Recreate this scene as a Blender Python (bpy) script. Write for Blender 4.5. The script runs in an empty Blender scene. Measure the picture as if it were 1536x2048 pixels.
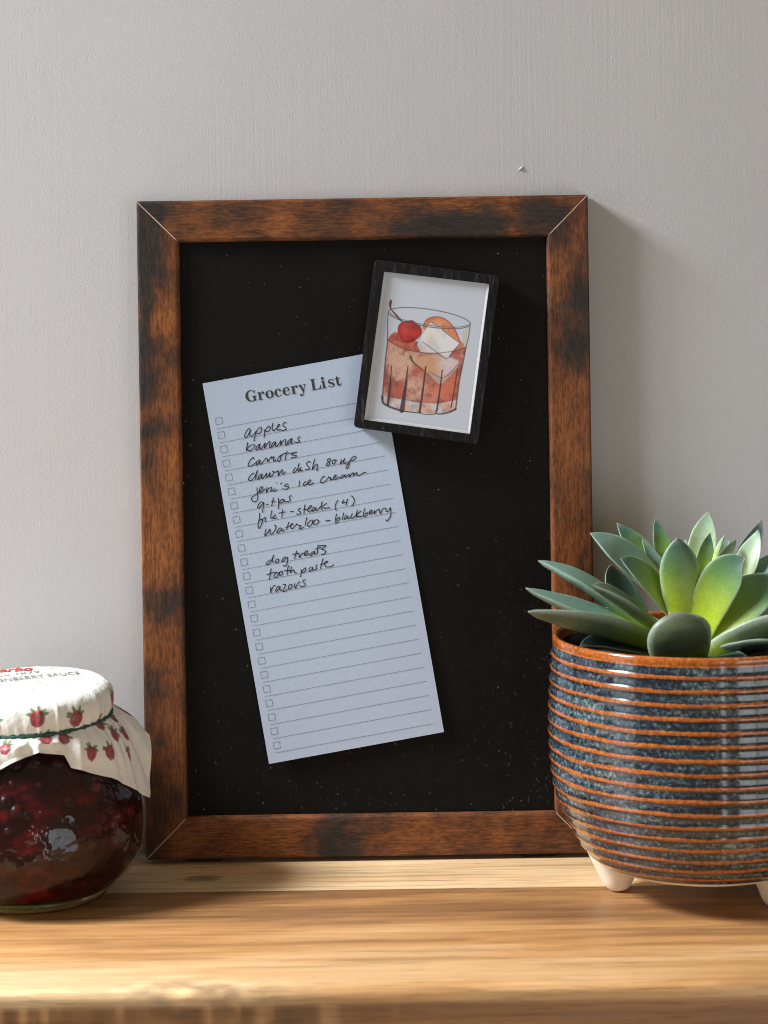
import bpy, math, random
import numpy as np
from mathutils import Vector, Matrix

random.seed(7)
RNG = np.random.default_rng(11)
sc = bpy.context.scene
sc.render.engine = 'CYCLES'
COL = sc.collection

# ------------------------------------------------------------------ camera
F_PX, PPX, PPY = 4760.0, 768.0, 480.0          # focal length and optical centre in photo pixels (1536 x 2048)
ROLL = math.radians(0.86)
CAM_H, CAM_Y = 0.3168, -1.2263
cd = bpy.data.cameras.new('camera')
cd.sensor_fit = 'VERTICAL'
cd.sensor_height = 36.0
cd.sensor_width = 27.0
cd.lens = F_PX / 2048 * 36.0
cd.shift_y = -(1024 - PPY) / 2048
cd.clip_start = 0.05
cd.clip_end = 60
cd.dof.use_dof = True
cd.dof.focus_distance = 1.205
cd.dof.aperture_fstop = 12
cam = bpy.data.objects.new('camera', cd)
COL.objects.link(cam)
c_, s_ = math.cos(ROLL), math.sin(ROLL)
cam.matrix_world = Matrix(((c_, s_, 0, 0), (0, 0, -1, CAM_Y), (-s_, c_, 0, CAM_H), (0, 0, 0, 1)))
sc.camera = cam

# ------------------------------------------------------------------ world and lamps
w = bpy.data.worlds.new('World')
sc.world = w
w.use_nodes = True
bg = w.node_tree.nodes['Background']
bg.inputs[0].default_value = (1.0, 0.76, 0.48, 1)
bg.inputs[1].default_value = 0.26
sc.view_settings.view_transform = 'Standard'
sc.view_settings.look = 'None'
sc.view_settings.exposure = 0.0
sc.view_settings.gamma = 1.0
sc.view_settings.use_curve_mapping = False
sc.cycles.pixel_filter_type = 'BLACKMAN_HARRIS'
sc.cycles.filter_width = 1.0


def area(name, loc, target, sx, sy, power, color):
    d = bpy.data.lights.new(name, 'AREA')
    d.shape = 'RECTANGLE'
    d.size, d.size_y = sx, sy
    d.energy = power
    d.color = color
    o = bpy.data.objects.new(name, d)
    COL.objects.link(o)
    o.location = loc
    dr = Vector(target) - Vector(loc)
    o.rotation_euler = dr.to_track_quat('-Z', 'Y').to_euler()
    return o


# window on the left (two panes), raking along the wall; window behind the camera on the right (four panes)
for yy, pw in ((-0.30, 20.5), (-0.56, 11.5)):
    o = area('window_light', (-1.35, yy, 1.24), (0, yy + 0.1, -0.60), 0.22, 0.40, pw, (0.94, 0.955, 1.0))
    o.data.spread = math.radians(112)
# tall glazed door behind the camera on the right, seen again in the glaze of the pot and the jar
for (x0, x1, pw) in ((0.40, 0.50, 1.5), (0.86, 1.36, 6.0), (1.46, 2.20, 7.0)):
    area('door_light', ((x0 + x1) / 2, -2.0, -0.22), ((x0 + x1) / 2 - 0.25, 0.0, 0.0), x1 - x0, 1.3, pw, (0.90, 0.95, 1.0))
# low pane of the left window
area('window_light', (-1.55, -0.85, 0.15), (0.1, -0.1, 0.1), 0.55, 1.1, 3.6, (0.80, 0.90, 1.0))

# ------------------------------------------------------------------ helpers


def unroll(px, py):
    u, v = np.asarray(px, float) - PPX, np.asarray(py, float) - PPY
    return u * c_ - v * s_, u * s_ + v * c_


def P(px, py, y):
    """photo pixel -> world point on the plane at depth y"""
    u, v = unroll(px, py)
    d = np.asarray(y, float) - CAM_Y
    return np.stack(np.broadcast_arrays(u / F_PX * d, y, CAM_H - v / F_PX * d), -1)


def link(o, parent=None):
    COL.objects.link(o)
    if parent is not None:
        o.parent = parent
    return o


def tag(o, label=None, cat=None, group=None, kind=None):
    for k, v in (('label', label), ('category', cat), ('group', group), ('kind', kind)):
        if v:
            o[k] = v
    return o


def empty(name, loc, label, cat, group=None):
    o = bpy.data.objects.new(name, None)
    o.empty_display_size = 0.02
    o.location = loc
    COL.objects.link(o)
    return tag(o, label, cat, group)


def mesh(name, V, Fs, mat, parent=None, smooth=True, attrs=None, fmat=None):
    """world-space vertices -> object (relative to its parent's location)"""
    V = np.asarray(V, float).reshape(-1, 3)
    if parent is not None:
        p, off = parent, Vector((0, 0, 0))
        while p is not None:
            off += p.location
            p = p.parent
        V = V - np.array(off)
    me = bpy.data.meshes.new(name)
    me.from_pydata(V.tolist(), [], [tuple(int(i) for i in f) for f in Fs])
    mats = mat if isinstance(mat, (list, tuple)) else [mat]
    for m in mats:
        me.materials.append(m)
    if smooth:
        me.polygons.foreach_set('use_smooth', [True] * len(me.polygons))
    if fmat is not None:
        me.polygons.foreach_set('material_index', fmat)
    for k, a in (attrs or {}).items():
        a = np.asarray(a, np.float32)
        if a.ndim == 1:
            at = me.attributes.new(k, 'FLOAT', 'POINT')
            at.data.foreach_set('value', a)
        else:
            if a.shape[1] == 3:
                a = np.concatenate([a, np.ones((len(a), 1), np.float32)], 1)
            at = me.attributes.new(k, 'FLOAT_COLOR', 'POINT')
            at.data.foreach_set('color', a.ravel())
    me.validate()
    me.update()
    return link(bpy.data.objects.new(name, me), parent)


def grid_faces(nu, nv, wrap_u=False):
    fs = []
    for j in range(nv - 1):
        for i in range(nu if wrap_u else nu - 1):
            i2 = (i + 1) % nu
            fs.append((j * nu + i, j * nu + i2, (j + 1) * nu + i2, (j + 1) * nu + i))
    return fs


def lathe(prof, n, cx, cy, cap0=False, cap1=False):
    prof = np.asarray(prof, float)
    th = np.linspace(0, 2 * math.pi, n, endpoint=False)
    V = np.stack([cx + prof[:, :1] * np.sin(th), cy - prof[:, :1] * np.cos(th), np.repeat(prof[:, 1:2], n, 1)], -1).reshape(-1, 3)
    fs = grid_faces(n, len(prof), True)
    if cap0:
        fs.append(tuple(range(n))[::-1])
    if cap1:
        fs.append(tuple(range((len(prof) - 1) * n, len(prof) * n)))
    return V, fs


def spline(pts, n):
    """Catmull-Rom resample of a polyline of any dimension"""
    p = np.asarray(pts, float)
    if len(p) < 3:
        t = np.linspace(0, 1, n)[:, None]
        return p[0] * (1 - t) + p[-1] * t
    p = np.vstack([2 * p[0] - p[1], p, 2 * p[-1] - p[-2]])
    m = len(p) - 3
    t = np.linspace(0, m - 1e-6, n)
    i = np.floor(t).astype(int)
    f = (t - i)[:, None]
    a, b, c, d = p[i], p[i + 1], p[i + 2], p[i + 3]
    return 0.5 * (2 * b + (c - a) * f + (2 * a - 5 * b + 4 * c - d) * f ** 2 + (3 * b - a - 3 * c + d) * f ** 3)


def bspline_profile(pts, n):
    return spline(pts, n)


def hash2(ix, iy, seed):
    h = (ix.astype(np.int64) * 374761393 + iy.astype(np.int64) * 668265263 + seed * 974634777) & 0x7fffffff
    h = (h ^ (h >> 13)) * 1274126177 & 0x7fffffff
    h = (h ^ (h >> 16)) & 0xffff
    return h / 65535.0


def vnoise(x, y, seed=0):
    x, y = np.broadcast_arrays(np.asarray(x, float), np.asarray(y, float))
    ix, iy = np.floor(x), np.floor(y)
    fx, fy = x - ix, y - iy
    fx, fy = fx * fx * (3 - 2 * fx), fy * fy * (3 - 2 * fy)
    a, b = hash2(ix, iy, seed), hash2(ix + 1, iy, seed)
    c, d = hash2(ix, iy + 1, seed), hash2(ix + 1, iy + 1, seed)
    return (a * (1 - fx) + b * fx) * (1 - fy) + (c * (1 - fx) + d * fx) * fy


def fbm(x, y, seed=0, o=4):
    s, a, tot = 0, 1.0, 0
    for k in range(o):
        s = s + a * vnoise(x * 2 ** k + 17.3 * k, y * 2 ** k - 9.1 * k, seed + k)
        tot += a
        a *= 0.5
    return s / tot


def sstep(a, b, x):
    t = np.clip((x - a) / (b - a), 0, 1)
    return t * t * (3 - 2 * t)


def srgb(r, g, b):
    c = np.array([r, g, b], float) / 255
    return np.where(c <= 0.04045, c / 12.92, ((c + 0.055) / 1.055) ** 2.4)


# ------------------------------------------------------------------ material helpers
class Mat:
    def __init__(self, name):
        self.m = bpy.data.materials.new(name)
        self.m.use_nodes = True
        self.nt = self.m.node_tree
        self.b = self.nt.nodes['Principled BSDF']
        self.out = self.nt.nodes['Material Output']

    def n(self, typ, **kw):
        nd = self.nt.nodes.new(typ)
        for k, v in kw.items():
            if k in nd.inputs.keys():
                nd.inputs[k].default_value = v
            else:
                setattr(nd, k, v)
        return nd

    def l(self, a, b):
        self.nt.links.new(a, b)

    def set(self, **kw):
        for k, v in kw.items():
            key = k.replace('_', ' ')
            self.b.inputs[key].default_value = v if not isinstance(v, tuple) or len(v) != 3 or key in ('Subsurface Radius',) else (*v, 1)
        return self

    def coords(self, scale, kind='Object', rot=(0, 0, 0)):
        tc = self.n('ShaderNodeTexCoord')
        mp = self.n('ShaderNodeMapping')
        mp.inputs['Scale'].default_value = scale
        mp.inputs['Rotation'].default_value = rot
        self.l(tc.outputs[kind], mp.inputs[0])
        return mp.outputs[0]

    def noise(self, vec, scale=1.0, detail=4, rough=0.5):
        nd = self.n('ShaderNodeTexNoise')
        nd.inputs['Scale'].default_value = scale
        nd.inputs['Detail'].default_value = detail
        nd.inputs['Roughness'].default_value = rough
        self.l(vec, nd.inputs['Vector'])
        return nd.outputs['Fac']

    def ramp(self, fac, stops):
        r = self.n('ShaderNodeValToRGB')
        e = r.color_ramp.elements
        while len(e) < len(stops):
            e.new(0.5)
        for el, (p, c) in zip(e, stops):
            el.position = p
            el.color = (*c, 1) if len(c) == 3 else c
        self.l(fac, r.inputs[0])
        return r.outputs[0]

    def mix(self, fac, a, b, blend='MIX'):
        nd = self.n('ShaderNodeMix', data_type='RGBA', blend_type=blend)
        for s, v in ((nd.inputs[0], fac), (nd.inputs[6], a), (nd.inputs[7], b)):
            if hasattr(v, 'is_linked') or hasattr(v, 'links'):
                self.l(v, s)
            else:
                s.default_value = (*v, 1) if isinstance(v, tuple) and len(v) == 3 else v
        return nd.outputs[2]

    def math(self, op, a, b=0.0, clamp=False):
        nd = self.n('ShaderNodeMath', operation=op, use_clamp=clamp)
        for s, v in ((nd.inputs[0], a), (nd.inputs[1], b)):
            if hasattr(v, 'links'):
                self.l(v, s)
            else:
                s.default_value = v
        return nd.outputs[0]

    def attr(self, name):
        nd = self.n('ShaderNodeAttribute', attribute_name=name)
        return nd

    def bump(self, height, strength=0.3, dist=0.001, prev=None):
        nd = self.n('ShaderNodeBump')
        nd.inputs['Strength'].default_value = strength
        nd.inputs['Distance'].default_value = dist
        self.l(height, nd.inputs['Height'])
        if prev is not None:
            self.l(prev, nd.inputs['Normal'])
        self.l(nd.outputs[0], self.b.inputs['Normal'])
        return nd.outputs[0]

    def base(self, sock):
        self.l(sock, self.b.inputs['Base Color'])


def schlick(m, f0):
    g = m.n('ShaderNodeNewGeometry')
    d = m.n('ShaderNodeVectorMath', operation='DOT_PRODUCT')
    m.l(g.outputs['Normal'], d.inputs[0])
    m.l(g.outputs['Incoming'], d.inputs[1])
    c = m.math('SUBTRACT', 1.0, m.math('ABSOLUTE', d.outputs['Value']), True)
    return m.math('ADD', m.math('MULTIPLY', m.math('POWER', c, 5.0), 1 - f0), f0, True)


def plain(name, color, rough=0.5, **kw):
    m = Mat(name).set(Base_Color=tuple(color), Roughness=rough, **kw)
    return m.m


# ------------------------------------------------------------------ materials
m = Mat('painted_plaster').set(Roughness=0.75)
big = m.noise(m.coords((5, 5, 5)), 1, 3)
m.base(m.ramp(big, [(0.3, (0.455, 0.458, 0.464)), (0.7, (0.49, 0.492, 0.497))]))
m.b.inputs['Specular IOR Level'].default_value = 0.25
streak = m.noise(m.coords((520, 520, 9)), 1, 3, 0.6)
grain = m.noise(m.coords((1300, 1300, 1000)), 1, 3, 0.7)
lump = m.noise(m.coords((210, 210, 170)), 1, 3)
spot = m.ramp(m.noise(m.coords((300, 300, 260)), 1, 1), [(0.72, (0, 0, 0)), (0.82, (1, 1, 1))])
area_m = m.ramp(m.noise(m.coords((9, 9, 6)), 1, 2), [(0.42, (0.05, 0.05, 0.05)), (0.66, (1, 1, 1))])
h = m.math('ADD', m.math('MULTIPLY', streak, m.math('MULTIPLY', area_m, 0.55)), m.math('MULTIPLY', grain, 0.85))
h = m.math('ADD', h, m.math('MULTIPLY', lump, 0.28))
h = m.math('ADD', h, m.math('MULTIPLY', spot, 0.22))
m.bump(h, 0.6, 0.00034)
M_WALL = m.m

m = Mat('acacia_wood').set(Roughness=0.42)
colr = m.mix(1.0, m.attr('tone').outputs['Color'], (1.06, 1.00, 0.95), 'MULTIPLY')
g1 = m.noise(m.coords((12, 620, 620)), 1, 5, 0.7)
g2 = m.noise(m.coords((55, 1300, 1300)), 1, 3, 0.6)
fine = m.ramp(g1, [(0.32, (0.70, 0.65, 0.60)), (0.5, (1, 1, 1)), (0.72, (1.10, 1.08, 1.05))])
pore = m.ramp(g2, [(0.32, (0.42, 0.35, 0.30)), (0.45, (1, 1, 1))])
cc = m.mix(0.85, colr, fine, 'MULTIPLY')
cc = m.mix(0.6, cc, pore, 'MULTIPLY')
m.base(cc)
m.l(m.math('ADD', m.math('MULTIPLY', g1, 0.25), 0.30), m.b.inputs['Roughness'])
m.bump(g2, 0.15, 0.0002)
M_SHELF = m.m


def rail_mat(name, scale, rot_fine):
    m = Mat(name).set(Roughness=0.55)
    st = m.attr('stain').outputs['Fac']
    fine_n = m.noise(m.coords(tuple(q * (0.55 if q > 200 else 1.0) for q in scale)), 1, 4, 0.6)
    f1 = m.noise(m.coords(tuple(q * (2.2 if q > 200 else 5.0) for q in scale)), 1, 2, 0.5)
    f2 = m.noise(m.coords(tuple(q * (2.0 if q > 200 else 1.0) for q in scale)), 1, 2, 0.5)
    finer = m.math('ADD', m.math('MULTIPLY', f1, 0.55), m.math('MULTIPLY', f2, 0.45))
    fac = m.math('ADD', st, m.math('MULTIPLY', m.math('SUBTRACT', fine_n, 0.5), 0.5))
    brown = m.ramp(fac, [(0.05, (0.235, 0.082, 0.021)), (0.38, (0.165, 0.056, 0.017)), (0.64, (0.072, 0.031, 0.016)), (0.92, (0.026, 0.020, 0.018))])
    line = m.ramp(finer, [(0.38, (0.42, 0.37, 0.34)), (0.60, (1.16, 1.12, 1.06))])
    m.base(m.mix(0.9, brown, line, 'MULTIPLY'))
    m.b.inputs['Specular IOR Level'].default_value = 0.35
    m.bump(finer, 0.5, 0.0003)
    return m.m


M_RAIL_V = rail_mat('rustic_laminate_upright', (520, 520, 60), 0)
M_RAIL_H = rail_mat('rustic_laminate_level', (60, 520, 520), 0)
M_MITRE = plain('raw_fibreboard', (0.50, 0.37, 0.27), 0.8)

m = Mat('black_steel_panel').set(Base_Color=(0.0085, 0.0085, 0.009), Roughness=0.5)
pn = m.noise(m.coords((900, 900, 900)), 1, 2)
cl = m.noise(m.coords((9, 9, 6)), 1, 4)
m.base(m.ramp(cl, [(0.35, (0.004, 0.004, 0.0044)), (0.72, (0.0065, 0.0064, 0.0062))]))
m.b.inputs['Specular IOR Level'].default_value = 0.12
m.bump(pn, 0.15, 0.0002)
M_PANEL = m.m
M_DUST = plain('dust', (0.55, 0.53, 0.50), 0.9)

m = Mat('note_paper').set(Roughness=0.8)
fib = m.noise(m.coords((700, 700, 700)), 1, 4, 0.6)
m.base(m.ramp(fib, [(0.3, (0.395, 0.485, 0.625)), (0.7, (0.43, 0.52, 0.66))]))
m.bump(fib, 0.25, 0.0002)
m.b.inputs['Specular IOR Level'].default_value = 0.2
M_PAPER = m.m
M_PRINT = plain('printed_ink', (0.030, 0.032, 0.036), 0.7)
M_LINE = plain('thin_printed_ink', (0.15, 0.175, 0.22), 0.7)
M_PEN = plain('pen_ink', (0.010, 0.013, 0.022), 0.5)

m = Mat('black_stained_wood').set(Roughness=0.75)
m.b.inputs['Specular IOR Level'].default_value = 0.2
g = m.noise(m.coords((620, 620, 80)), 1, 4, 0.75)
m.base(m.ramp(g, [(0.42, (0.003, 0.003, 0.0035)), (0.58, (0.010, 0.010, 0.012)), (0.70, (0.06, 0.06, 0.068))]))
m.bump(g, 0.5, 0.0003)
M_BLACKWOOD = m.m

m = Mat('watercolour_card').set(Roughness=0.75)
m.base(m.attr('paint').outputs['Color'])
M_CARD = m.m

m = Mat('clear_acrylic')
m.nt.nodes.remove(m.b)
tr = m.n('ShaderNodeBsdfTransparent')
gl = m.n('ShaderNodeBsdfGlossy')
gl.inputs['Roughness'].default_value = 0.03
ms = m.n('ShaderNodeMixShader')
m.l(schlick(m, 0.04), ms.inputs[0])
m.l(tr.outputs[0], ms.inputs[1])
m.l(gl.outputs[0], ms.inputs[2])
m.l(ms.outputs[0], m.out.inputs[0])
M_ACRYLIC = m.m
M_EDGE = plain('acrylic_edge', (0.78, 0.80, 0.82), 0.25)
M_EDGE.node_tree.nodes['Principled BSDF'].inputs['Transmission Weight'].default_value = 0.35

m = Mat('jar_glass')
m.nt.nodes.remove(m.b)
tr = m.n('ShaderNodeBsdfTransparent')
tr.inputs[0].default_value = (0.97, 0.98, 0.96, 1)
gl = m.n('ShaderNodeBsdfGlossy')
gl.inputs['Roughness'].default_value = 0.015
wob = m.noise(m.coords((48, 48, 60)), 1, 3)
bp = m.n('ShaderNodeBump')
bp.inputs['Strength'].default_value = 0.35
bp.inputs['Distance'].default_value = 0.009
m.l(wob, bp.inputs['Height'])
m.l(bp.outputs[0], gl.inputs['Normal'])
ms = m.n('ShaderNodeMixShader')
m.l(schlick(m, 0.042), ms.inputs[0])
m.l(tr.outputs[0], ms.inputs[1])
m.l(gl.outputs[0], ms.inputs[2])
m.l(ms.outputs[0], m.out.inputs[0])
M_GLASS = m.m

m = Mat('glass_foot').set(Base_Color=(0.42, 0.50, 0.16), Roughness=0.08, IOR=1.5)
m.b.inputs['Transmission Weight'].default_value = 0.85
M_GLASSFOOT = m.m

m = Mat('berry_jam').set(Roughness=0.22)
n1 = m.noise(m.coords((55, 55, 75)), 1, 4, 0.6)
n2 = m.noise(m.coords((150, 150, 150)), 1, 2, 0.6)
m.b.inputs['Subsurface Weight'].default_value = 0.35
m.b.inputs['Subsurface Radius'].default_value = (0.010, 0.0012, 0.0008)
m.b.inputs['Subsurface Scale'].default_value = 1.0
jam = m.ramp(n1, [(0.36, (0.008, 0.0015, 0.003)), (0.52, (0.024, 0.0025, 0.0045)), (0.63, (0.085, 0.005, 0.007)), (0.74, (0.24, 0.028, 0.012))])
m.base(jam)
m.b.inputs['Specular IOR Level'].default_value = 0.05
m.bump(n2, 0.5, 0.002)
M_JAM = m.m
m = Mat('whole_berries').set(Roughness=0.35)
rnd = m.noise(m.coords((110, 110, 110)), 1, 1)
m.base(m.ramp(rnd, [(0.35, (0.008, 0.0015, 0.003)), (0.55, (0.028, 0.0028, 0.0045)), (0.75, (0.11, 0.008, 0.008))]))
m.b.inputs['Specular IOR Level'].default_value = 0.12
M_BERRY = m.m

m = Mat('waxed_cover_paper').set(Roughness=0.42)
m.base(m.attr('print').outputs['Color'])
m.b.inputs['Subsurface Weight'].default_value = 0.12
m.b.inputs['Subsurface Radius'].default_value = (0.004, 0.0035, 0.003)
m.b.inputs['Subsurface Scale'].default_value = 1.0
cr = m.noise(m.coords((95, 95, 95)), 1, 4, 0.55)
m.bump(cr, 0.55, 0.003)
M_COVER = m.m
m = Mat('green_cord').set(Roughness=0.6)
cn = m.noise(m.coords((900, 900, 900)), 1, 2)
m.base(m.ramp(cn, [(0.35, (0.006, 0.035, 0.028)), (0.7, (0.02, 0.11, 0.085))]))
M_CORD = m.m
M_RED = plain('red_print', (0.42, 0.03, 0.03), 0.5)
M_GREYPRINT = plain('grey_print', (0.16, 0.17, 0.17), 0.5)
M_FAINT = plain('faint_grey_print', (0.40, 0.41, 0.41), 0.5)

m = Mat('reactive_glaze').set(Roughness=0.14)
rd = m.attr('ridge').outputs['Fac']
sp = m.noise(m.coords((520, 520, 620)), 1, 3, 0.7)
cloud = m.noise(m.coords((26, 26, 40)), 1, 3)
spk = m.math('ADD', sp, m.math('MULTIPLY', m.math('SUBTRACT', cloud, 0.5), 0.45))
spk = m.math('ADD', spk, m.math('MULTIPLY', m.math('SUBTRACT', m.attr('pool').outputs['Fac'], 0.6), 0.16))
body = m.ramp(spk, [(0.38, (0.005, 0.009, 0.019)), (0.51, (0.015, 0.028, 0.042)), (0.62, (0.055, 0.095, 0.11)), (0.76, (0.22, 0.29, 0.29))])
ridge_c = m.ramp(sp, [(0.3, (0.20, 0.042, 0.010)), (0.5, (0.36, 0.095, 0.014)), (0.7, (0.55, 0.17, 0.022))])
wear = m.noise(m.coords((60, 60, 300)), 1, 3)
jit = m.math('ADD', rd, m.math('MULTIPLY', m.math('SUBTRACT', sp, 0.5), 0.45))
jit = m.math('ADD', jit, m.math('MULTIPLY', m.math('SUBTRACT', wear, 0.5), 0.9))
msk = m.ramp(jit, [(0.38, (0, 0, 0)), (0.62, (1, 1, 1))])
m.base(m.mix(msk, body, ridge_c))
m.b.inputs['Coat Weight'].default_value = 0.6
m.b.inputs['Coat Roughness'].default_value = 0.05
m.bump(sp, 0.08, 0.0004)
M_GLAZE = m.m
m = Mat('bare_stoneware').set(Roughness=0.7)
bn = m.noise(m.coords((300, 300, 300)), 1, 4)
m.base(m.ramp(bn, [(0.3, (0.84, 0.75, 0.59)), (0.7, (0.90, 0.83, 0.69))]))
M_BISQUE = m.m
m = Mat('potting_soil').set(Roughness=0.95)
sn = m.noise(m.coords((300, 300, 300)), 1, 5, 0.7)
m.base(m.ramp(sn, [(0.3, (0.008, 0.006, 0.005)), (0.7, (0.05, 0.035, 0.025))]))
m.bump(sn, 1.0, 0.004)
M_SOIL = m.m


def leaf_mat(name, tip, mid, base, split):
    m = Mat(name).set(Roughness=0.42)
    a = m.attr('leaf')
    sep = m.n('ShaderNodeSeparateColor')
    m.l(a.outputs['Color'], sep.inputs[0])
    mott = m.noise(m.coords((110, 110, 110)), 1, 4, 0.6)
    t = m.math('ADD', sep.outputs[0], m.math('MULTIPLY', m.math('SUBTRACT', mott, 0.5), 0.12))
    c = m.ramp(t, [(0.20, base), (split + .06, mid), (0.86, tip), (0.965, tuple(0.6 * x + 0.1 for x in tip)), (0.995, (0.24, 0.19, 0.12))])
    edge = m.ramp(sep.outputs[1], [(0.80, (0, 0, 0)), (0.99, (0.55, 0.55, 0.55))])
    c = m.mix(edge, c, (0.40, 0.50, 0.42))
    bloom = m.ramp(m.noise(m.coords((700, 700, 700)), 1, 3), [(0.35, (0.86, 0.86, 0.86)), (0.65, (1.1, 1.1, 1.1))])
    c = m.mix(0.6, c, bloom, 'MULTIPLY')
    m.base(c)
    m.b.inputs['Subsurface Weight'].default_value = 0.10
    m.b.inputs['Subsurface Radius'].default_value = (0.006, 0.010, 0.003)
    m.b.inputs['Subsurface Scale'].default_value = 0.6
    m.b.inputs['Specular IOR Level'].default_value = 0.4
    m.bump(mott, 0.12, 0.001)
    return m.m


LM = {
    'g': leaf_mat('leaf_lime_base', (0.058, 0.140, 0.100), (0.145, 0.275, 0.065), (0.43, 0.56, 0.028), 0.52),
    'b': leaf_mat('leaf_blue_green', (0.17, 0.29, 0.25), (0.16, 0.29, 0.21), (0.36, 0.52, 0.06), 0.36),
    'd': leaf_mat('leaf_shaded_olive', (0.10, 0.13, 0.07), (0.085, 0.125, 0.06), (0.22, 0.30, 0.03), 0.35),  # olive undersides, with the shade on them mixed into the colour
    'p': leaf_mat('leaf_pale_green', (0.33, 0.48, 0.35), (0.42, 0.56, 0.32), (0.50, 0.64, 0.10), 0.45),
    't': leaf_mat('leaf_shaded_teal', (0.03, 0.06, 0.055), (0.035, 0.07, 0.055), (0.06, 0.12, 0.05), 0.40),
}

# ------------------------------------------------------------------ the setting: wall and shelf
SHELF_FRONT, SHELF_X0, SHELF_X1 = -0.2170, -0.62, 0.62
nx, nz = 2, 2
wv = [(-1.1, 0, -0.5), (1.1, 0, -0.5), (1.1, 0, 1.3), (-1.1, 0, 1.3), (-1.1, 0.1, -0.5), (1.1, 0.1, -0.5), (1.1, 0.1, 1.3), (-1.1, 0.1, 1.3)]
wf = [(0, 1, 2, 3), (5, 4, 7, 6), (4, 0, 3, 7), (1, 5, 6, 2), (3, 2, 6, 7), (4, 5, 1, 0)]
wall = mesh('wall', wv, wf, M_WALL, smooth=False)
tag(wall, 'grey painted plaster wall with faint vertical brush marks behind the framed board', 'wall', kind='structure')
# a flake of raised paint and a small blister above the frame
for (px, py, sx, sz, hgt, rot) in ((1042, 337, 0.0016, 0.0007, 0.0008, 0.5),):
    q = P(px, py, 0.0)
    nn = 14
    V, Fs = [], []
    for j in range(7):
        for i in range(nn):
            a = 2 * math.pi * i / nn
            rr = (j / 6.0)
            wob_ = 1 + 0.25 * math.sin(2.3 * a + j) + 0.15 * math.sin(5 * a)
            x, z = sx * rr * math.cos(a) * wob_, sz * rr * math.sin(a) * wob_
            x, z = x * math.cos(rot) - z * math.sin(rot), x * math.sin(rot) + z * math.cos(rot)
            V.append((q[0] + x, -hgt * (1 - rr ** 2) - 0.00005, q[2] + z))
    mesh('paint_flake', V, grid_faces(nn, 7, True), M_WALL, wall)

# shelf: solid timber panel, tone painted per vertex (heartwood, sapwood, knots)
nx = 700
ys = list(np.linspace(0, SHELF_FRONT + 0.004, 300))
sect = [(y, 0.0) for y in ys]
for k in range(1, 9):
    a = k / 8 * math.pi / 2
    sect.append((SHELF_FRONT + 0.004 - 0.004 * math.sin(a), -0.004 + 0.004 * math.cos(a)))
for k in range(1, 25):
    sect.append((SHELF_FRONT, -0.004 - 0.026 * k / 24))
sect += [(SHELF_FRONT + 0.002, -0.032), (0, -0.032)]
sect = np.array(sect)
xs = np.linspace(SHELF_X0, SHELF_X1, nx)
XX, YY = np.meshgrid(xs, sect[:, 0])
ZZ = np.repeat(sect[:, 1:2], nx, 1)
arc = np.concatenate([[0], np.cumsum(np.hypot(np.diff(sect[:, 0]), np.diff(sect[:, 1])))])
SS = np.repeat(arc[:, None], nx, 1)                 # distance from the wall across the top and down the front
seam = 0.0654 + 0.0012 * np.sin(XX * 3)
# knots: (x, s, radius x, radius s, strength)
K0 = P(405, 1757, 0)  # only used for x below


def shelf_pt(px, py):
    u, v = unroll(px, py)
    d = CAM_H * F_PX / v
    return u / F_PX * d, -(d + CAM_Y)


kx, ky = shelf_pt(405, 1757)
bx, by = shelf_pt(400, 1970)
warp = np.zeros_like(XX)
knot = np.zeros_like(XX)
ring = np.zeros_like(XX)
for (x0, s0, rx, rs, st) in ((kx, ky, 0.0078, 0.0050, 1.0), (bx + 0.002, 0.217, 0.016, 0.010, 0.4), (0.245, 0.12, 0.02, 0.01, 0.25), (-0.33, 0.12, 0.012, 0.006, 0.8)):
    dx, ds = (XX - x0) / rx, (SS - s0) / rs
    d = np.sqrt(dx ** 2 + ds ** 2)
    warp += st * rs * 1.1 * np.sign(ds) * np.exp(-0.5 * (dx / 1.8) ** 2) * np.exp(-np.abs(ds) * 0.5)
    d2 = d * (1 + 0.35 * (fbm(XX * 160, SS * 220, 31) - 0.5))
    knot = np.maximum(knot, st * (1 - sstep(0.55, 1.15, d2)))
    ring = np.maximum(ring, st * np.exp(-((d2 - 1.0) / 0.28) ** 2))
sw = SS - warp
plank = SS < seam
band = fbm(XX * 7, sw * 130, 3, 5)
band2 = fbm(XX * 11 + 5, sw * 60 + 0.8 * np.sin(XX * 9), 8, 5)
fine_s = fbm(XX * 16, sw * 620, 12, 3)
vein = fbm(XX * 11 + 2, sw * 240, 19, 4)
cA, cB = np.array([0.74, 0.56, 0.33]), np.array([0.58, 0.40, 0.20])
t1 = np.clip((band - 0.36) * 2.0, 0, 1)[..., None]
back = cA * (1 - t1) + cB * t1
D, Lc, O = np.array([0.25, 0.130, 0.054]), np.array([0.59, 0.385, 0.19]), np.array([0.475, 0.265, 0.10])
pos = np.clip((SS - seam) / 0.15, 0, 1.35)
tt = np.clip(pos * 0.85 + 0.02 + (band2 - 0.5) * 1.05 + (band - 0.5) * 0.7, 0, 1)
t2 = sstep(0.0, 0.55, tt)[..., None]
t3 = sstep(0.45, 1.0, tt)[..., None]
frontc = (D * (1 - t2) + O * t2) * (1 - t3) + Lc * t3
dark_v = (1 - 0.26 * sstep(0.57, 0.70, vein))[..., None]
frontc = frontc * dark_v
back = back * (1 - 0.28 * sstep(0.57, 0.70, vein))[..., None]
# pale sapwood on the left of the front edge
sap = (sstep(-0.02, -0.11, XX) * sstep(0.165, 0.205, SS) * (0.65 + 0.7 * (band2 - 0.5)))[..., None]
sap = np.clip(sap, 0, 1)
frontc = frontc * (1 - sap) + np.array([0.72, 0.56, 0.34]) * sap
tone = np.where(plank[..., None], back, frontc)
tone = tone * (0.86 + 0.28 * fine_s)[..., None]
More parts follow.
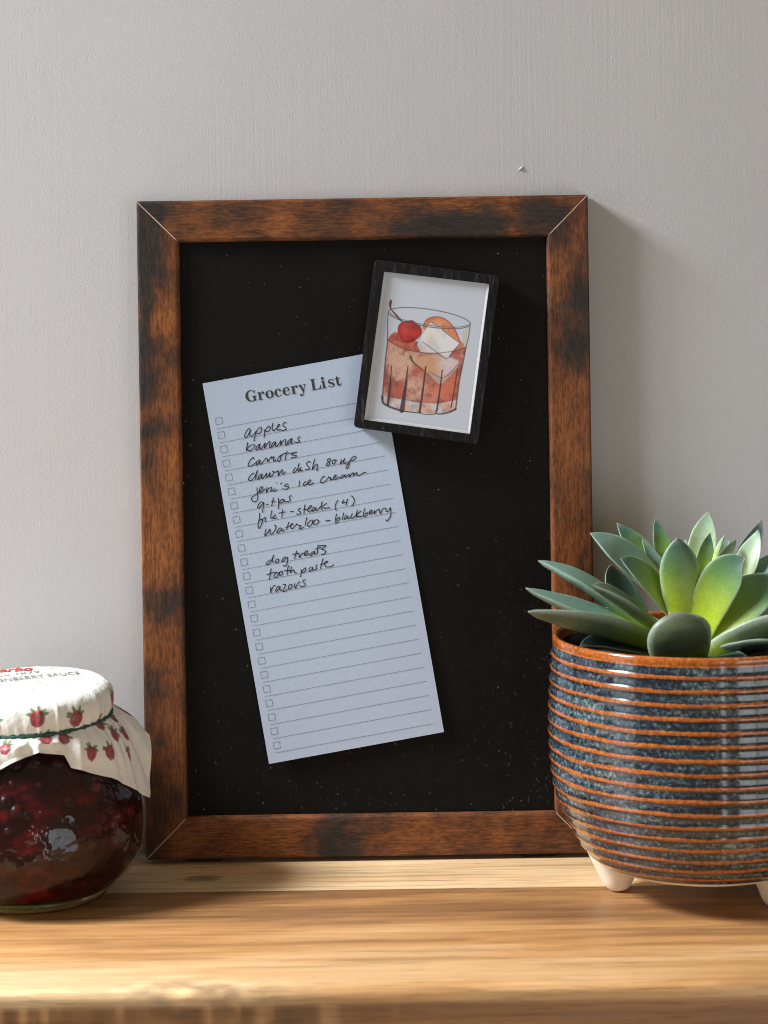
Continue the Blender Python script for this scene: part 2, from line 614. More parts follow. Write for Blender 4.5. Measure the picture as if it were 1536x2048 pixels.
# the edge face shows darker heart and cross streaks
edge_f = sstep(0.2205, 0.2235, SS)[..., None]
cross = fbm(XX * 190, SS * 14, 44, 3)[..., None]
edge_mott = fbm(XX * 26, SS * 30, 52, 3)[..., None]  # random paler and darker patches along the edge face
heart = np.array([0.20, 0.105, 0.045]) * (0.55 + 0.9 * cross) * (0.6 + 0.9 * edge_mott) + np.array([0.16, 0.10, 0.05]) * sstep(0.56, 0.70, cross)
grain_e = np.array([0.27, 0.14, 0.058]) * (0.6 + 0.8 * band[..., None])
wx = (sstep(0.03, -0.06, XX)[..., None])
tone = tone * (1 - edge_f) + (heart * wx + grain_e * (1 - wx)) * edge_f
kn = knot[..., None] * (0.55 + 0.45 * fbm(XX * 400, SS * 500, 77, 3)[..., None])
tone = tone * (1 - 0.72 * kn) + np.where(SS[..., None] > 0.19, np.array([0.30, 0.165, 0.085]), np.array([0.05, 0.026, 0.014])) * 0.72 * kn
tone = tone * (1 - 0.40 * np.clip(ring * (ring > 0) * (SS < 0.2), 0, 1)[..., None])
mott = np.exp(-((XX - bx) / 0.035) ** 2 - ((SS - 0.214) / 0.013) ** 2)[..., None]
tone = tone * (1 + 0.9 * mott * (fbm(XX * 110, SS * 190, 91, 4)[..., None] - 0.52) * 2)
seamline = np.exp(-((SS - seam) / 0.0006) ** 2)[..., None]
tone = tone * (1 - 0.45 * seamline)
V = np.stack([XX, YY, ZZ], -1).reshape(-1, 3)
shelf = mesh('shelf', V, grid_faces(nx, len(sect)), M_SHELF, attrs={'tone': np.clip(tone, 0.004, 0.9).reshape(-1, 3)})
tag(shelf, 'thick honey coloured wooden shelf with a dark knotted front edge', 'shelf')

# ------------------------------------------------------------------ the framed magnetic board
FX0, FX1, FZ0, FZ1 = -0.1261, 0.1043, 0.0024, 0.3384
FT, RW = 0.0113, 0.0214
FY = -0.0120                    # front face
PY = FY + 0.0034                # panel face
board = empty('framed_board', ((FX0 + FX1) / 2, FY + FT / 2, 0.0), 'upright black magnetic board in a rustic brown wooden frame leaning on the wall', 'memo board')

# stain blobs in photo pixels: x, y, rx, ry, strength (plus darker, minus more orange)
BLOBS = [(298, 470, 30, 95, .75), (286, 600, 14, 110, .6), (335, 640, 24, 70, -.35), (318, 700, 40, 16, .35), (300, 772, 24, 34, .42), (318, 858, 40, 22, .55),
         (340, 900, 25, 60, -.35), (300, 950, 16, 40, .35), (325, 1060, 40, 90, -.38), (330, 1203, 46, 30, .75), (325, 1130, 40, 30, -.25), (330, 1290, 30, 40, -.3), (310, 1360, 20, 70, .25),
         (345, 1440, 20, 80, -.2), (318, 1560, 40, 90, .12), (310, 1680, 30, 40, .3), (300, 1600, 20, 60, .25),
         (330, 425, 60, 10, .15), (405, 455, 40, 12, .28), (445, 465, 30, 16, -.35), (470, 415, 70, 14, .2), (560, 450, 40, 16, -.45), (520, 410, 30, 10, -.2), (640, 430, 70, 26, .25), (740, 440, 60, 20, -.2),
         (830, 455, 70, 18, .45), (965, 448, 95, 26, .85), (1012, 412, 16, 22, -.7), (1025, 460, 12, 16, -.5), (900, 408, 60, 10, -.15), (1090, 420, 60, 20, .4),
         (1140, 470, 34, 60, .05), (1150, 600, 34, 40, .5), (1120, 560, 20, 60, -.15), (1148, 705, 36, 46, .75), (1120, 640, 18, 40, .15), (1140, 850, 40, 100, -.28), (1165, 900, 14, 120, .1), (1140, 1050, 40, 120, -.22), (1165, 1150, 14, 90, .25), (1130, 1200, 40, 40, -.2),
         (470, 1680, 120, 40, -.32), (400, 1695, 30, 14, .3), (590, 1675, 30, 40, -.35), (664, 1678, 48, 46, .85), (760, 1680, 50, 40, .12), (850, 1670, 60, 40, -.18), (1000, 1680, 120, 40, -.12), (930, 1690, 40, 20, .25), (1100, 1690, 50, 20, .15)]


def stain(px, py):
    s = 0.42 + 0.70 * (fbm(px / 40, py / 40, 5, 5) - 0.5)
    wx_ = px + 26 * (fbm(px / 18, py / 18, 21, 3) - 0.5)
    wy_ = py + 26 * (fbm(px / 18, py / 18, 25, 3) - 0.5)
    for (x, y, rx, ry, k) in BLOBS:
        d = ((wx_ - x) / rx) ** 2 + ((wy_ - y) / ry) ** 2
        s = s + 0.80 * k * (1 / (1 + d ** 1.6))
    return s


def to_px(X, Z, y):
    d = y - CAM_Y
    up, vp = X / d * F_PX, (CAM_H - Z) / d * F_PX
    return up * c_ + vp * s_ + PPX, -up * s_ + vp * c_ + PPY


# rail cross-section: q across (0 outside -> RW inside), depth y
RS = [(0.0, FY + FT), (0.0, FY + 0.0008), (0.0003, FY + 0.0002), (0.0010, FY)]
RS += [(0.0010 + (RW - 0.0028) * k / 22, FY - 0.00012 * math.sin(math.pi * k / 22)) for k in range(1, 23)]
RS += [(RW - 0.0010, FY + 0.00035), (RW - 0.0003, FY + 0.0011), (RW, FY + 0.0020), (RW, FY + 0.0060)]
RS = np.array(RS)
corn = [(FX0, FZ1, 1, -1), (FX1, FZ1, -1, -1), (FX1, FZ0, -1, 1), (FX0, FZ0, 1, 1)]
RAILS = [('top', 0, 1), ('side', 1, 2), ('bottom', 3, 2), ('side', 0, 3)]
for (kind, a, b) in RAILS:
    ca, cb = corn[a], corn[b]
    n = 260 if kind == 'side' else 190
    V = []
    for (q, yy) in RS:
        pa = np.array([ca[0] + ca[2] * q, ca[1] + ca[3] * q])
        pb = np.array([cb[0] + cb[2] * q, cb[1] + cb[3] * q])
        L = np.linalg.norm(pb - pa)
        e = (pb - pa) / L
        pa, pb = pa + e * 0.00022, pb - e * 0.00022
        for k in range(n):
            t = k / (n - 1)
            p = pa * (1 - t) + pb * t
            V.append((p[0], yy, p[1]))
    V = np.array(V)
    px, py = to_px(V[:, 0], V[:, 2], FY)
    st = stain(px, py)
    Fs = grid_faces(n, len(RS))
    mesh('frame_rail', V, Fs, M_RAIL_V if kind == 'side' else M_RAIL_H, board, attrs={'stain': st})
# mitre joints: raw core showing as a pale hairline at each corner
for (x, z, dx, dz) in corn:
    V, Fs = [], []
    hw = 0.00022
    n = 24
    for k in range(n):
        q = RW * k / (n - 1)
        nx_, nz_ = -dz * hw * 0.7071, dx * hw * 0.7071
        wgt = 0.75 + 0.6 * vnoise(k * 0.9, 3 + x * 10, 4)
        yy = np.interp(q, RS[:, 0][3:], RS[:, 1][3:]) - 0.00004
        if q > RW - 0.002:
            yy = np.interp(q, RS[25:, 0], RS[25:, 1]) - 0.00004
        for s in (-1, 1):
            V.append((x + dx * q + s * nx_ * wgt, yy, z + dz * q + s * nz_ * wgt))
    for k in range(n - 1):
        Fs.append((2 * k, 2 * k + 1, 2 * k + 3, 2 * k + 2))
    mesh('mitre_joint', V, Fs, M_MITRE, board, smooth=False)


def box(name, x0, x1, y0, y1, z0, z1, mat, parent):
    V = [(x0, y0, z0), (x1, y0, z0), (x1, y0, z1), (x0, y0, z1), (x0, y1, z0), (x1, y1, z0), (x1, y1, z1), (x0, y1, z1)]
    Fs = [(0, 1, 2, 3), (5, 4, 7, 6), (4, 0, 3, 7), (1, 5, 6, 2), (3, 2, 6, 7), (4, 5, 1, 0)]
    return mesh(name, V, Fs, mat, parent, smooth=False)


box('panel', FX0 + RW - 0.002, FX1 - RW + 0.002, PY, FY + FT - 0.001, FZ0 + RW - 0.002, FZ1 - RW + 0.002, M_PANEL, board)
for xx in (FX0 + 0.03, FX1 - 0.03):
    box('bumper_foot', xx - 0.008, xx + 0.008, FY + 0.004, FY + FT - 0.001, 0.0, FZ0 + 0.0002, plain('black_rubber', (0.01, 0.01, 0.01), 0.8), board)
# dust on the panel
V, Fs = [], []


def speck(px, py, size):
    q = P(px, py, PY - 0.00006)
    k0 = len(V)
    a0 = random.random() * 6
    for k in range(5):
        a = a0 + k * 2 * math.pi / 5
        r = size * random.uniform(0.6, 1.2)
        V.append((q[0] + r * math.cos(a), q[1], q[2] + r * math.sin(a)))
    Fs.append(tuple(range(k0, k0 + 5))[::-1])


cnt = 0
while cnt < 900:
    px, py = random.uniform(365, 1100), random.uniform(495, 1620)
    dens = 0.06 + 0.9 * math.exp(-((px - 1085) / 70) ** 2 - ((py - 1270) / 190) ** 2) + 0.40 * sstep(1400, 1600, py) + 0.22 * sstep(850, 1050, px) * sstep(850, 1100, py) + 0.10 * sstep(750, 500, py) * sstep(600, 380, px)
    if random.random() < dens:
        speck(px, py, 0.00010 + 0.00018 * random.random() ** 3)
        cnt += 1
d = mesh('dust', V, Fs, M_DUST, board, smooth=False)
d['kind'] = 'stuff'

# ------------------------------------------------------------------ the grocery list
TL, BLc, BRc = np.array([405., 767.]), np.array([538., 1528.]), np.array([888., 1464.])
EX, EY = BRc - BLc, BLc - TL


def sheet_y(px, py):
    """depth of the sheet: it bows off the panel a little towards its lower end"""
    d = np.stack(np.broadcast_arrays(px, py), -1) - TL
    A = np.linalg.inv(np.stack([EX, EY], 1))
    a, b = d @ A[0], d @ A[1]
    a_, b_ = np.clip(a, 0, 1), np.clip(b, 0, 1)
    return PY - 0.0003 - 0.0022 * b_ ** 2.2 - 0.0030 * (1 - a_) ** 2 * (1 - b_) ** 1.3 - 0.0006 * (1 - a_) ** 2


na, nb = 40, 80
A_, B_ = np.meshgrid(np.linspace(0, 1, na), np.linspace(0, 1, nb))
pp = TL + A_[..., None] * EX + B_[..., None] * EY
Vf = P(pp[..., 0], pp[..., 1], sheet_y(pp[..., 0], pp[..., 1])).reshape(-1, 3)
Vb = Vf + np.array([0, 0.00016, 0])
Fs = grid_faces(na, nb)
N = na * nb
Fs = [f[::-1] for f in Fs] + [tuple(i + N for i in f) for f in Fs]
rim = [i for i in range(na)] + [j * na + na - 1 for j in range(1, nb)] + [(nb - 1) * na + i for i in range(na - 2, -1, -1)] + [j * na for j in range(nb - 2, 0, -1)]
for k in range(len(rim)):
    a, b = rim[k], rim[(k + 1) % len(rim)]
    Fs.append((a, b, b + N, a + N))
base_pt = P(713, 1496, PY)
note = empty('shopping_list', tuple(base_pt), 'tall pale blue-white paper list of ruled lines and handwriting, tilted on the black board', 'shopping list')
mesh('paper_sheet', np.vstack([Vf, Vb]), Fs, M_PAPER, note, smooth=False)


def ribbons(strokes, parent, name, mat, lift, ypos, wid=None):
    """strokes: list of (points Nx2 in photo px, widths) -> one mesh of flat ribbons lying on the surface ypos"""
    V, Fs = [], []
    for pts, ws in strokes:
        pts = np.asarray(pts, float)
        ws = np.broadcast_to(np.asarray(ws, float), (len(pts),))
        tg = np.gradient(pts, axis=0)
        tg /= np.maximum(np.linalg.norm(tg, axis=1, keepdims=True), 1e-9)
        nr = np.stack([-tg[:, 1], tg[:, 0]], 1)
        l, r = pts + nr * ws[:, None] / 2, pts - nr * ws[:, None] / 2
        k0 = len(V)
        both = np.empty((2 * len(pts), 2))
        both[0::2], both[1::2] = l, r
        lift_ = lift + 0.000004 * (len(V) % 11)
        W = P(both[:, 0], both[:, 1], ypos(both[:, 0], both[:, 1]) - lift_)
        V.extend(W.tolist())
        for k in range(len(pts) - 1):
            Fs.append((k0 + 2 * k, k0 + 2 * k + 1, k0 + 2 * k + 3, k0 + 2 * k + 2))
    return mesh(name, V, Fs, mat, parent, smooth=False)


lines, boxes = [], []
for i in range(24):
    s0 = np.array([434 + 5.087 * i, 857.5 + 28.18 * i])
    lines.append((spline([s0, s0 + np.array([316.5, -58.6])], 30), 0.70))
    c0 = np.array([437.5 + 5.04 * i, 842 + 28.2 * i])
    e1, e2 = np.array([6.4, -1.15]), np.array([1.15, 6.4])
    cs = [c0 - e1 - e2, c0 + e1 - e2, c0 + e1 + e2, c0 - e1 + e2]
    for k in range(4):
        boxes.append((spline([cs[k], cs[(k + 1) % 4]], 3), 0.78))
ribbons(lines, note, 'ruled_lines', M_LINE, 0.00008, sheet_y)
ribbons(boxes, note, 'checkboxes', M_LINE, 0.00008, sheet_y)

# heading, a bold high-contrast serif; units = photo px along the baseline
HB = np.array([492.0, 805.0])
HX = np.array([math.cos(math.radians(10.25)), -math.sin(math.radians(10.25))])
HYv = np.array([-math.sin(math.radians(10.25)), -math.cos(math.radians(10.25))])
HEAD = []


def hs(x0, pts, smooth=True):
    p = np.array([(x0 + a, b, w_) for a, b, w_ in pts], float)
    p = spline(p, max(6, 8 * len(p))) if smooth and len(p) > 2 else spline(p, 6)
    HEAD.append((HB + p[:, :1] * HX + p[:, 1:2] * HYv, np.maximum(p[:, 2], 0.7)))


XH, CP = 15.6, 22.5


def blob(x0, x, y, r):
    hs(x0, [(x - r, y, 0.6), (x - r * .6, y, r * 1.6), (x, y, r * 2), (x + r * .6, y, r * 1.6), (x + r, y, 0.6)])


def G(x):
    hs(x, [(19.5, 16.2, 1.2), (16.5, 20.5, 1.5), (12, 22.0, 1.6), (6.4, 19.2, 3.6), (3.6, 11.3, 5.8), (6.2, 3.6, 3.8), (12, .7, 1.6), (16.5, 1.8, 1.6), (18.6, 4.6, 1.8)])
    hs(x, [(20.2, 22.6, 1.2), (20.2, 15.2, 1.2)])
    hs(x, [(18.6, .4, 4.8), (18.6, 9.8, 4.8)])
    hs(x, [(13.8, 9.9, 1.2), (23.2, 9.9, 1.2)])


def r(x):
    hs(x, [(5.2, .4, 4.4), (5.2, XH, 4.4)])
    hs(x, [(.6, .6, 1.2), (10.6, .6, 1.2)])
    hs(x, [(.6, XH - .6, 1.2), (5.4, XH - .6, 1.2)])
    hs(x, [(7, 9.5, 1.2), (8.5, 13.5, 1.3), (11, 15.3, 1.6), (13.2, 14.6, 2.2)])
    blob(x, 12.9, 13.0, 2.2)


def o_(x):
    hs(x, [(8.7, XH - .3, 1.2), (4.4, 13.0, 3.2), (2.9, 7.8, 5.0), (4.4, 2.6, 3.2), (8.7, .4, 1.2)])
    hs(x, [(8.7, XH - .3, 1.2), (13.0, 13.0, 3.2), (14.5, 7.8, 5.0), (13.0, 2.6, 3.2), (8.7, .4, 1.2)])


def c(x):
    hs(x, [(13, 13.2, 1.5), (11, 15.0, 1.4), (8.2, XH - .3, 1.4), (4.2, 13, 3.2), (2.9, 7.8, 5.0), (4.4, 2.6, 3.4), (8.8, .5, 1.5), (12, 1.7, 1.2), (14.2, 4.6, 1.0)])
    blob(x, 11.9, 12.0, 2.2)


def e(x):
    hs(x, [(14.6, 4.6, 1.0), (12.4, 1.7, 1.3), (9, .5, 1.5), (4.6, 2.4, 3.4), (2.9, 7.6, 5.0), (4.2, 13, 3.2), (8.6, XH - .3, 1.4), (12.2, 13.4, 2.6), (13.0, 8.8, 3.0)])
    hs(x, [(4, 8.4, 1.2), (14.2, 8.4, 1.2)])


def y_(x):
    hs(x, [(4.4, XH - .5, 4.2), (9.6, 1.5, 3.6)])
    hs(x, [(14.2, XH - .5, 1.3), (9.2, 0.5, 1.5), (7.4, -4.6, 1.8), (4.6, -6.6, 1.8), (3, -5.6, 1.6)])
    blob(x, 3.2, -4.6, 2.1)
    hs(x, [(.3, XH - .6, 1.2), (8.4, XH - .6, 1.2)])
    hs(x, [(10.8, XH - .6, 1.2), (17, XH - .6, 1.2)])


def L(x):
    hs(x, [(6, .4, 5.2), (6, CP - .4, 5.2)])
    hs(x, [(.8, CP - .6, 1.2), (11.6, CP - .6, 1.2)])
    hs(x, [(.8, .6, 1.2), (19.5, .6, 1.3)])
    hs(x, [(14.5, .8, 1.2), (18.5, 2.2, 2.6), (20.4, 8.2, 1.0)])


def i_(x):
    hs(x, [(5.4, .4, 4.4), (5.4, XH, 4.4)])
    hs(x, [(.7, .6, 1.2), (10.2, .6, 1.2)])
    hs(x, [(.9, XH - .6, 1.2), (5.4, XH - .6, 1.2)])
    blob(x, 5.0, 20.3, 2.9)


def s(x):
    hs(x, [(12.2, 11.4, 1.0), (11, 14.2, 1.3), (7.6, XH - .3, 1.4), (3.4, 13.4, 2.4), (3.0, 10.4, 3.2), (7, 8.2, 4.4), (11.6, 5.6, 3.8), (11.9, 2.8, 2.6), (8, .5, 1.4), (4, 1.2, 1.2), (2.3, 4.6, 1.0)])
    hs(x, [(12.3, XH, .9), (12.3, 10.8, .9)])
    hs(x, [(2.0, .2, .9), (2.0, 5.2, .9)])


def t(x):
    hs(x, [(5.6, 19.5, 1.0), (5.8, 16, 4.2), (5.8, 9, 4.4), (6.0, 3.4, 4.2), (8.4, .8, 2.4), (11.6, 1.6, 1.4), (13.4, 5.0, 1.0)])
    hs(x, [(.6, XH - .6, 1.3), (12.0, XH - .6, 1.3)])


G(0); r(24.2); o_(40.5); c(58.8); e(75.2); r(92.2); y_(107.6); L(132.6); i_(153.6); s(167.0); t(181.6)
ribbons(HEAD, note, 'heading', M_PRINT, 0.00010, sheet_y)

# handwriting: pen strokes (origin x, origin y, zoom, strokes)
HAND = []


def pen(ox, oy, k, *strokes):
    for st in strokes:
        p = np.array(st, float) / k + np.array([ox, oy])
        ln = np.sum(np.linalg.norm(np.diff(p, axis=0), axis=1))
        q = spline(p, max(5, int(ln * 1.3)))
        w_ = 1.75 + 0.45 * (vnoise(np.arange(len(q)) * 0.13, ox * 0.1 + len(HAND) * 3.7, 9) - 0.4)
        w_[0] *= 0.7
        w_[-1] *= 0.6
        HAND.append((q, w_))


A = (480, 830, 9.6)
pen(*A, [(190, 275), (165, 262), (120, 320), (90, 390), (95, 430), (135, 415), (180, 340), (205, 280), (190, 340), (185, 385), (215, 410), (260, 375), (300, 320)],
    [(310, 300), (295, 380), (275, 450), (265, 490), (285, 495)], [(290, 400), (330, 290), (380, 240), (410, 245), (405, 310), (380, 345), (345, 355), (335, 340)],
    [(470, 280), (470, 350), (460, 435)], [(465, 330), (510, 250), (560, 215), (580, 240), (565, 290), (530, 320), (495, 310), (488, 292)],
    [(632, 150), (618, 220), (622, 285), (650, 300), (690, 265), (740, 215), (760, 185), (740, 180), (715, 225), (712, 275), (735, 295), (770, 275)],
    [(885, 160), (870, 140), (835, 165), (825, 205), (865, 235), (885, 265), (850, 290), (790, 290), (770, 275)])
pen(*A, [(150, 522), (135, 600), (120, 685), (150, 630), (210, 580), (270, 570), (285, 590), (250, 650), (195, 685), (150, 680), (130, 650)],
    [(375, 555), (345, 580), (305, 640), (310, 670), (345, 650), (375, 590), (385, 550), (375, 620), (395, 660), (425, 630), (470, 555), (488, 535)],
    [(488, 535), (475, 590), (468, 640), (500, 580), (545, 525), (575, 510), (570, 570), (560, 620), (580, 632), (610, 600)],
    [(665, 510), (640, 530), (605, 585), (612, 610), (650, 580), (685, 515), (680, 570), (695, 605), (730, 580), (775, 505), (788, 485)],
    [(788, 485), (780, 540), (778, 580), (810, 520), (850, 480), (880, 475), (875, 530), (868, 575), (885, 580), (915, 545)],
    [(990, 450), (950, 480), (910, 530), (915, 560), (955, 530), (1000, 450), (985, 510), (985, 550), (1015, 530)],
    [(1160, 435), (1140, 418), (1110, 450), (1120, 480), (1145, 500), (1120, 525), (1070, 525), (1030, 505)])
pen(*A, [(410, 930), (490, 840), (485, 825), (515, 840), (530, 850), (520, 890), (545, 885), (600, 800), (605, 830), (650, 800), (645, 850), (650, 888), (700, 860)],
    [(765, 790), (735, 820), (725, 870), (745, 895), (775, 860), (780, 810), (765, 785), (830, 750)], [(905, 685), (880, 780), (862, 880)],
    [(780, 795), (850, 740), (1000, 730), (1095, 708)], [(1095, 708), (1040, 730), (990, 755), (1010, 770), (1075, 775), (1075, 800), (1030, 820), (970, 822)])
B = (480, 895, 5.908)
pen(*B, [(160, 140), (155, 118), (125, 145), (98, 195), (102, 222), (135, 215), (175, 190), (195, 165)],
    [(232, 142), (205, 165), (190, 205), (205, 205), (235, 160), (240, 150), (232, 190), (250, 195), (277, 163)],
    [(170, 300), (140, 315), (105, 360), (105, 388), (140, 385), (180, 335), (205, 270), (190, 330), (185, 380)],
    [(255, 310), (225, 335), (210, 375), (235, 365), (260, 320), (262, 315), (255, 360), (275, 360), (300, 325), (318, 300), (308, 350), (335, 335), (355, 295), (352, 345), (380, 330), (395, 298), (385, 280), (415, 292), (455, 272)],
    [(455, 270), (452, 335), (475, 295), (500, 262), (498, 310), (515, 310), (540, 285)],
    [(660, 235), (635, 265), (625, 295), (650, 290), (685, 240), (700, 180), (685, 250), (690, 280), (722, 234)],
    [(722, 232), (708, 272), (742, 268)], [(835, 178), (815, 162), (785, 190), (795, 215), (820, 240), (800, 262), (765, 255)],
    [(882, 135), (865, 200), (855, 260), (885, 215), (910, 195), (912, 240), (905, 268), (925, 265)],
    [(1075, 145), (1055, 130), (1030, 150), (1045, 170), (1060, 195), (1040, 215), (1018, 205), (1035, 180), (1070, 155), (1078, 142)],
    [(1110, 145), (1090, 165), (1095, 195), (1120, 185), (1125, 160), (1110, 145), (1148, 152)],
    [(1200, 140), (1182, 198), (1215, 160), (1240, 130), (1225, 165), (1235, 195), (1265, 170)],
    [(1280, 160), (1290, 190), (1275, 240), (1255, 245), (1258, 220), (1290, 170), (1330, 115), (1365, 105), (1365, 130), (1330, 155), (1300, 155)],
    [(200, 470), (205, 540), (210, 600), (185, 640), (150, 635), (135, 600), (165, 570), (220, 530), (255, 500), (268, 470), (250, 465), (230, 495), (235, 530), (265, 520), (300, 485)],
    [(320, 465), (312, 530), (335, 490), (365, 470), (370, 480), (362, 520), (390, 500)], [(405, 478), (398, 520), (440, 495)], [(425, 422), (438, 418)],
    [(500, 418), (485, 420), (480, 438)], [(572, 438), (555, 430), (525, 455), (570, 460), (560, 490), (520, 492), (502, 480)],
    [(705, 390), (695, 465)], [(785, 400), (765, 410), (745, 440), (760, 450), (800, 425), (830, 400), (835, 385), (815, 388), (800, 425), (815, 440), (850, 430), (870, 415)],
    [(1000, 345), (985, 342), (955, 380), (950, 410), (980, 418), (1020, 385), (1045, 355), (1050, 345), (1060, 360), (1072, 355), (1068, 380), (1090, 375), (1130, 345), (1135, 325), (1115, 335), (1105, 370), (1130, 375), (1180, 345)],
    [(1225, 320), (1200, 335), (1185, 360), (1210, 355), (1240, 325), (1245, 320), (1235, 345), (1265, 335), (1290, 310)],
    [(1290, 310), (1292, 350), (1320, 310), (1340, 300), (1340, 330), (1370, 300), (1385, 300), (1380, 325), (1410, 330), (1455, 300), (1490, 292)])
C = (500, 965, 8.533)
pen(*C, [(215, 335), (185, 330), (140, 390), (132, 435), (165, 425), (215, 360), (235, 340), (225, 420), (210, 520)], [(272, 380), (320, 365)],
    [(400, 255), (385, 330), (368, 405)], [(358, 335), (400, 315), (440, 335)], [(480, 265), (485, 290), (490, 380), (480, 455)],
    [(485, 370), (520, 310), (565, 285), (580, 300), (560, 335), (520, 350), (500, 345)], [(705, 240), (700, 222), (670, 245), (675, 275), (690, 295), (660, 325), (600, 325), (575, 315)],
    [(165, 520), (160, 610), (140, 700), (140, 765), (160, 780), (190, 730), (215, 650), (200, 625), (165, 645), (150, 660)],
    [(190, 645), (240, 610), (262, 595), (258, 660), (275, 665)], [(375, 470), (355, 560), (360, 610), (385, 600), (430, 560), (432, 553), (405, 580), (395, 610), (430, 610), (455, 595)],
    [(555, 455), (550, 530), (540, 605)], [(485, 525), (610, 500)], [(680, 500), (750, 490)],
    [(870, 440), (850, 440), (820, 480), (860, 500), (855, 530), (810, 545), (785, 530)], [(940, 375), (925, 460), (920, 535)], [(905, 465), (985, 455), (1035, 430), (1050, 400), (1025, 400), (985, 450), (985, 490), (1010, 500), (1060, 465)],
    [(1105, 415), (1080, 440), (1060, 490), (1090, 480), (1130, 425), (1120, 470), (1140, 480), (1170, 450), (1212, 400)],
    [(1230, 320), (1212, 420), (1225, 465), (1245, 475)], [(1310, 352), (1245, 400), (1232, 415), (1270, 440), (1365, 428)])
Dd = (640, 985, 9.6)
pen(*Dd, [(350, 140), (310, 200), (290, 270), (300, 330), (328, 340)], [(460, 135), (430, 180), (425, 205), (470, 190), (520, 180)], [(530, 120), (510, 190), (495, 250)],
    [(585, 60), (625, 80), (655, 140), (650, 200), (625, 245), (590, 265)], [(100, 545), (200, 535)],
    [(318, 405), (300, 490), (290, 570), (310, 590), (350, 555), (382, 500), (370, 475), (340, 495), (310, 550)], [(452, 385), (440, 450), (425, 535)],
    [(520, 440), (490, 455), (465, 510), (480, 515), (520, 475), (530, 445), (525, 490), (550, 500), (590, 460)], [(635, 405), (605, 430), (595, 485), (620, 495), (665, 465), (700, 420)],
    [(720, 330), (700, 410), (705, 485)], [(790, 350), (720, 410), (705, 430), (730, 460), (800, 455), (835, 430)],
    [(860, 300), (840, 380), (830, 450), (855, 465), (900, 430), (915, 395), (890, 390), (850, 430)],
    [(935, 400), (985, 370), (1000, 340), (975, 340), (945, 380), (950, 415), (990, 405), (1035, 370)], [(1045, 340), (1045, 415), (1065, 370), (1110, 330), (1140, 325), (1155, 410), (1180, 360), (1220, 300), (1255, 310)],
    [(1270, 300), (1265, 350), (1290, 370), (1330, 330), (1350, 290), (1360, 380), (1350, 460), (1300, 535), (1275, 540), (1265, 515)])
E = (510, 1020, 9.6)
pen(*E, [(215, 355), (195, 430), (190, 495), (235, 450), (285, 370), (288, 420), (290, 455), (315, 465), (355, 430), (390, 370), (400, 320), (385, 290), (370, 305)],
    [(500, 345), (470, 350), (430, 400), (420, 440), (460, 425), (510, 370), (520, 345), (515, 400), (540, 410), (570, 370)], [(650, 230), (625, 310), (605, 390)],
    [(580, 345), (680, 300), (720, 275), (720, 260), (692, 275), (685, 330), (710, 360), (760, 320), (800, 265), (810, 280), (850, 300), (880, 300), (845, 360), (890, 355), (935, 320)],
    [(995, 135), (975, 220), (958, 310)], [(1085, 192), (1060, 205), (1025, 240), (1010, 290), (1030, 320), (1070, 300), (1100, 250), (1108, 205), (1085, 190)],
    [(1150, 195), (1120, 240), (1140, 280), (1195, 265), (1225, 220), (1200, 190), (1150, 195), (1120, 235), (1090, 270)], [(1345, 210), (1445, 198)])
Ff = (520, 1080, 9.6)
pen(*Ff, [(205, 380), (165, 400), (120, 450), (130, 480), (180, 450), (225, 385), (260, 285), (240, 360), (240, 420), (265, 415)],
    [(330, 370), (300, 395), (300, 435), (335, 430), (365, 390), (345, 365), (325, 375)], [(500, 320), (450, 345), (420, 395), (425, 415), (465, 390), (510, 330), (525, 345), (525, 420), (500, 490), (465, 500), (440, 485)],
    [(705, 205), (685, 280), (660, 365)], [(620, 285), (720, 255), (745, 262), (755, 340), (790, 280), (840, 250), (850, 265)],
    [(850, 280), (900, 245), (910, 205), (880, 215), (850, 260), (860, 300), (900, 290), (950, 255)], [(1030, 220), (1000, 235), (960, 290), (985, 295), (1030, 250), (1050, 215), (1045, 270), (1090, 260)],
    [(1115, 90), (1105, 180), (1100, 265)], [(1050, 180), (1110, 160), (1170, 140)], [(1110, 110), (1190, 108), (1265, 110), (1180, 175), (1240, 190), (1255, 240), (1220, 270), (1170, 272)],
    [(215, 545), (195, 660), (182, 770)], [(125, 670), (270, 620), (320, 625), (285, 650), (265, 700), (290, 725), (335, 690), (350, 640), (322, 622)],
    [(410, 600), (380, 620), (370, 670), (395, 685), (430, 650), (425, 605), (400, 605), (352, 640)], [(570, 515), (545, 505), (525, 590), (520, 680)], [(455, 585), (540, 590), (590, 570)],
    [(605, 510), (590, 580), (580, 630), (620, 590), (650, 575), (655, 610), (670, 630), (705, 625)], [(785, 560), (790, 620), (775, 715)], [(785, 640), (820, 580), (870, 535), (880, 560), (860, 605), (820, 620), (800, 600)],
    [(985, 510), (960, 535), (940, 585), (960, 600), (1000, 560), (1015, 515), (1010, 580), (1030, 575)], [(1100, 470), (1075, 490), (1075, 520), (1090, 545), (1060, 570), (1035, 565)],
    [(1210, 350), (1185, 450), (1155, 555)], [(1155, 470), (1230, 455), (1285, 425), (1295, 405), (1260, 420), (1240, 460), (1260, 510), (1320, 515), (1380, 500), (1415, 465)],
    [(205, 900), (205, 1015), (220, 960), (265, 880), (300, 865)], [(365, 880), (335, 900), (300, 970), (315, 985), (360, 940), (385, 885), (380, 950), (400, 970), (420, 955)],
    [(435, 865), (475, 850), (490, 870), (440, 980), (480, 985), (530, 940)], [(600, 850), (560, 870), (545, 925), (565, 945), (610, 910), (615, 865), (595, 850)],
    [(660, 830), (675, 925), (710, 860), (750, 810), (775, 800)], [(875, 770), (845, 765), (820, 800), (860, 830), (865, 865), (820, 890), (770, 885), (755, 870)])
ribbons(HAND, note, 'handwriting', M_PEN, 0.00012, sheet_y)

